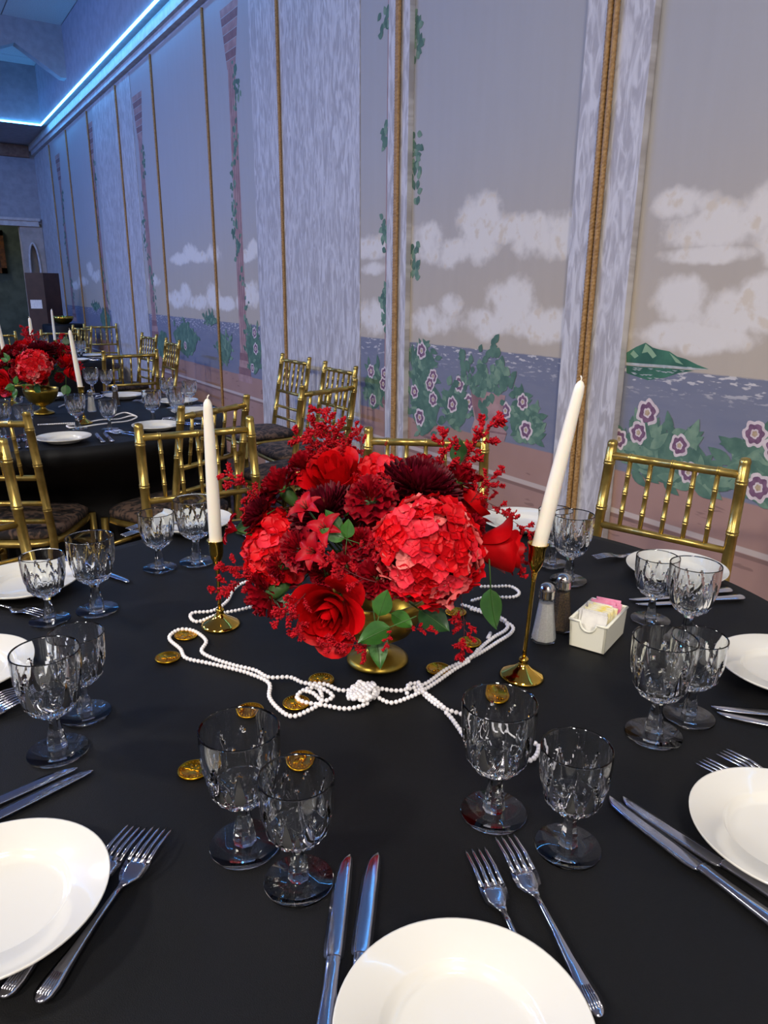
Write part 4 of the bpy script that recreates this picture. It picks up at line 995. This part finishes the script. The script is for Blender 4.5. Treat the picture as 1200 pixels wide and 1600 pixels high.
def bouquet(base, rot, far, where):
    mb = T(base) @ RZ(rot) @ T(-bb)
    spawn('flower_bowl', BOWL, T(base) @ RZ(rot), 'gold pedestal bowl holding the red bouquet '+where, 'bowl', 'gold flower bowls')
    for i, (nm, pr, fr, mx, lb, ct) in enumerate(FL):
        if far and (nm == 'alstroemeria'): continue
        if far and nm == 'statice_sprig' and i % 2 == 0: continue
        if far == 1 and nm == 'hydrangea': fr = pr
        if far: spawn(nm, fr, mb @ mx, {0: 'largest ', 2: 'crowning ', 3: 'front-facing ', 5: 'sideways '}.get(i, '')+{'hydrangea': 'coral red hydrangea head', 'rose': 'red rose', 'chrysanthemum': 'burgundy chrysanthemum', 'carnation': 'ruffled burgundy carnation', 'leaf': 'green leaf', 'statice_sprig': 'red statice spray'}[nm]+' in the bouquet '+where, ct, nm.replace('_', ' ')+' in the bouquet '+where)
        else: spawn(nm, pr, mb @ mx, lb, ct, nm.replace('_', ' ')+' in the near bouquet')
bouquet(bb, 0, 0, 'on the table with coins')
b2 = onz(68, 646); b2.z = TZ
bouquet(b2, -.18, 1, 'on the table behind the gold chairs')
b3 = Vector((T3.x-.42, T3.y+.1, TZ)); bouquet(b3, 1.2, 2, 'on the farthest table')

# ================================================================== CHAIRS
chair(1.710, 1.210, -.95, -.30, 'bright gold chiavari chair before the painted island and flowers')
chair(1.303, 1.790, -.62, -.79, 'bright gold chiavari chair behind the red bouquet')
chair(.752, 2.280, -.11, -1, 'gold chiavari chair behind the short candle with pale shining spindles')
chair(.965, 2.675, -.45, .89, 'gold chiavari chair facing the second table behind the pale shining spindles')
chair(.165, 2.80, .50, .86, 'dull gold chiavari chair against the second tablecloth with patterned seat visible')
q = onz(3, 685, .92); chair(q.x-.17, q.y-.05, .27, -.96, 'gold chiavari chair with shiny leaning post before a patterned seat')
chair(1.614, 2.970, -.32, .95, 'gold chiavari chair with slanted back in front of two wall chairs')
chair(2.105, 4.325, -1, -.05, 'gold chiavari chair against the feather wallpaper beneath a rope', True)
chair(2.085, 3.712, -1, -.0, 'gold chiavari chair against the feather wallpaper, beside the seascape panel', True)
chair(1.30, 5.21, 0, 1, 'gold chiavari chair seen beyond the second table goblets', False)
chair(1.95, 7.08, -1, -.1, 'blue-lit gold chiavari chair along the wall by the far rope', False)
chair(1.90, 6.21, -1, 0, 'gold chiavari chair along the wall next to the painted column', False)
chair(1.35, 8.1, -.4, -1, 'silvery lit chiavari chair on the far side of the farthest table', False)
chair(.75, 7.95, .0, -1, 'silvery lit chiavari chair behind the farthest bouquet', False)
chair(2.0, 9.3, -.3, -1, 'dull chiavari chair at the wall past the farthest table', False)
chair(.62, 5.5, .1, 1, 'gold chiavari chair with back to the second table bouquet', False)
chair(1.72, 8.9, -1, -.4, 'silvery lit chiavari chair near the covered pedestal', False)

# ================================================================== SECOND AND THIRD TABLE SETTINGS
def tset(cen, angs, where, gl):
    for a in angs:
        d = Vector((cos(radians(a)), sin(radians(a)), 0)); tdir = Vector((-d.y, d.x, 0)); c_ = Vector((cen.x, cen.y, TZ))
        spawn('dinner_plate', PL, T(c_+d*.625), 'white plate '+NOTE.get((where[:7], a), '')+'on '+where, 'plate', 'plates on '+where)
        for s_, kd in ((1, 'fork'), (1.25, 'fork'), (-1, 'knife'), (-1.25, 'knife')):
            ang = radians(a)-pi/2
            spawn(kd, FO if kd == 'fork' else KN, T(c_+d*.50+tdir*(-.128*s_)) @ RZ(ang), 'steel '+kd+' on '+where, kd, {'fork': 'forks', 'knife': 'knives'}[kd]+' on '+where)
    for k, x, y, *nt in gl:
        nt = nt[0] if nt else ''
        p = onz(x, y); p.z = TZ; spawn('goblet', GL if k else GS, T(p), ('large' if k else 'small')+' faceted goblet '+nt+'on '+where, 'goblet', ('large' if k else 'small')+' goblets on '+where)
NOTE = {('the sec', -95): 'beside the dull gold chair ', ('the sec', -59): 'behind the pale spindled chair ', ('the sec', -23): 'beside the painted wall ledge ', ('the sec', 46): 'before the facing-away far chair ', ('the sec', 82): 'behind the bouquet '}
W2_ = 'the second table beside the gold chairs'; W3_ = 'the farthest table'
tset(T2, (-95, -59, -23, 10, 46, 82), W2_, [(1, 122, 670, 'before the short candlestick '), (0, 172, 671, 'standing over the pearls '), (1, 240, 661, 'nearest the spindled chair plate '), (1, 278, 656, 'between two plates '), (0, 298, 634, 'closest to the painted wall '), (0, 262, 628), (1, 145, 616, 'behind the salt shaker '), (0, 168, 613, 'behind the pepper shaker '), (1, 6, 683, 'behind the dull chair rail '), (0, 42, 680, 'beside the dull chair post ')])
tset(T3, (-90, -50, -10, 30, 70, 110), W3_, [(1, 128, 560), (0, 120, 556), (1, 100, 552), (0, 70, 545)])
for nm, (x, y), st_, lb in [('a', (126, 604), ST1, 'beside the shakers'), ('b', (46, 497), ST3, 'behind the bouquet'), ('c', (2, 499), ST3, 'beside the bouquet')]:
    h_ = .157 if st_ is ST1 else .178
    p = onz(x, y, TZ+h_+(0 if nm == 'a' else .232)); p.z = TZ
    spawn('candlestick', st_, T(p), 'brass candlestick '+lb+' on the second table', 'candlestick', 'candlesticks on the second table')
    spawn('taper_candle', CA, frame(p+Vector((0, 0, h_-.02)), Vector((0, 0, 1))-R0*(.08 if nm != 'b' else 0)), 'ivory taper candle '+lb+' on the second table', 'candle', 'tapers on the second table')
for dx, st_ in ((.30, ST1), (-.1, ST2)):
    p = Vector((T3.x+dx, T3.y-.25, TZ)); spawn('candlestick', st_, T(p), 'thin candlestick on the farthest table', 'candlestick', 'candlesticks on the farthest table')
    spawn('taper_candle', CA, T(p+Vector((0, 0, .138 if st_ is ST1 else .195))), 'thin ivory taper candle on the farthest table', 'candle', 'tapers on the farthest table')
p = onz(144, 643); p.z = TZ; spawn('salt_shaker', SA, T(p), 'glass salt shaker beside goblets on the second table', 'shaker')
p = onz(182, 634); p.z = TZ; spawn('pepper_shaker', PE, T(p), 'glass pepper shaker beside pearls on the second table', 'shaker')
strand([[(60,664),(100,662),(135,660),(160,656),(185,655),(205,650),(214,652),(200,658),(175,661),(150,664),(125,668),(108,668),(105,665),(120,663)], [(92,636),(104,632),(120,633)], [(178,650),(195,645),(212,650)]], 'white pearl strand between the goblets on the second table')

# ================================================================== FAR END
def slab_thing(name, mx, parts, label, cat): return spawn(name, parts, mx, label, cat)
pA = onfar(50, 470, 11.0); pB = onfar(92, 470, 11.0)
spawn('folding_screen', [('panel', boxmesh('screen_panel', (0, 0, 0), (.22, .04, 1.50), MT['brown']), RZ(-.35)), ('panel', boxmesh('screen_panel', (0, 0, 0), (.24, .04, 1.50), MT['brown']), T((.205, -.075, 0)) @ RZ(.45)),
      ('notice_sheet', boxmesh('notice', (.03, -.004, 1.05), (.17, 0, 1.16), MT['paper']), RZ(-.35))], T((pA.x-.05, 11.0, 0)), 'dark brown folded panels with a white paper notice', 'folding panel')
pG = onfar(98, 496, 10.2)
ped = G().lathe([(.26, 0), (.25, .02), (.24, .5), (.25, pG.z-.10), (.24, pG.z-.08), (.02, pG.z-.079)], 32).mesh('pedestal_cloth', MT['cloth'])
spawn('draped_pedestal', ped, T((pG.x, 10.2, 0)), 'small pedestal table draped in black near the far corner', 'pedestal')
spawn('gold_bowl', [('shell', G().lathe([(.02, -.085), (.06, -.08), (.10, -.055), (.125, -.02), (.13, .01), (.122, .01), (.09, -.045), (.01, -.06)], 32).mesh('gold_shell', MT['brass'])), ('foot', G().lathe([(.05, -.08), (.03, -.07), (.025, -.05)], 24).mesh('gold_foot', MT['brass']))], T((pG.x, 10.2, pG.z+.005)), 'shallow gold bowl on the black draped pedestal', 'bowl')
# arch moulding on the jamb and picture beyond
ja = [(2.02-.075*cos(a), FARY-.03, 1.62+.38*sin(a)) for a in [pi*i/12 for i in range(13)]]
def arched_jamb():
    """a jamb slab with a real arched niche sunk into it"""
    g = G(); X0, X1, Z1, YF, YB = 1.86, 2.19, 2.25, FARY-.02, FARY+.145
    arc = [(2.02-.064*cos(a), 1.62+.345*sin(a)) for a in [pi*i/12 for i in range(13)]]
    hole = [(arc[0][0], 0)]+arc+[(arc[-1][0], 0)]
    top = [(X0, 0)]+[(X0+(X1-X0)*i/12, Z1) if 0 < i < 12 else ((X0, Z1) if i == 0 else (X1, Z1)) for i in range(13)]+[(X1, 0)]
    n_ = len(hole)
    g.add([(x, YF, z) for x, z in hole]+[(x, YF, z) for x, z in top], [(k, k+1, n_+k+1, n_+k) for k in range(n_-1)])          # front face around the niche
    g.add([(x, YF, z) for x, z in hole]+[(x, YB-.02, z) for x, z in hole], [(k+1, k, n_+k, n_+k+1) for k in range(n_-1)]+[tuple(range(n_, 2*n_))])   # niche sides and back
    g.add([(x, YF, z) for x, z in top]+[(x, YB, z) for x, z in top], [(k, k+1, n_+k+1, n_+k) for k in range(n_-1)]+[tuple(range(2*n_-1, n_-1, -1))])
    return g.mesh('arched_jamb', MT['arch'], False)
door = struct('door_1', arched_jamb())
link('arch_moulding', G().tube([(1.945, FARY-.03, 0)]+[(x, y, z) for x, y, z in ja]+[(2.095, FARY-.03, 0)], .016, 8).mesh('arch_moulding', MT['white']), door)
f1 = onfar(-26, 392, 15.55); f2 = onfar(12, 427, 15.55); f3 = onfar(6, 360, 15.55)
x0, x1, z0, z1 = f1.x-.4, f2.x, f2.z, f3.z
fr = G()
for a, b in (((x0, z0), (x1, z0+.09)), ((x0, z1-.09), (x1, z1)), ((x0, z0), (x0+.09, z1)), ((x1-.09, z0), (x1, z1))): fr.box((a[0], 15.54, a[1]), (b[0], 15.6, b[1]))
spawn('framed_picture', [('frame', fr.mesh('picture_frame', MT['frame'], False)), ('canvas', boxmesh('canvas', (x0+.05, 15.57, z0+.05), (x1-.05, 15.59, z1-.05), noisy('dim_canvas', (60, 34, 20), (30, 20, 16), 4, .6)))], Matrix(), 'dark picture in a brown wooden frame on the sage wall', 'picture')
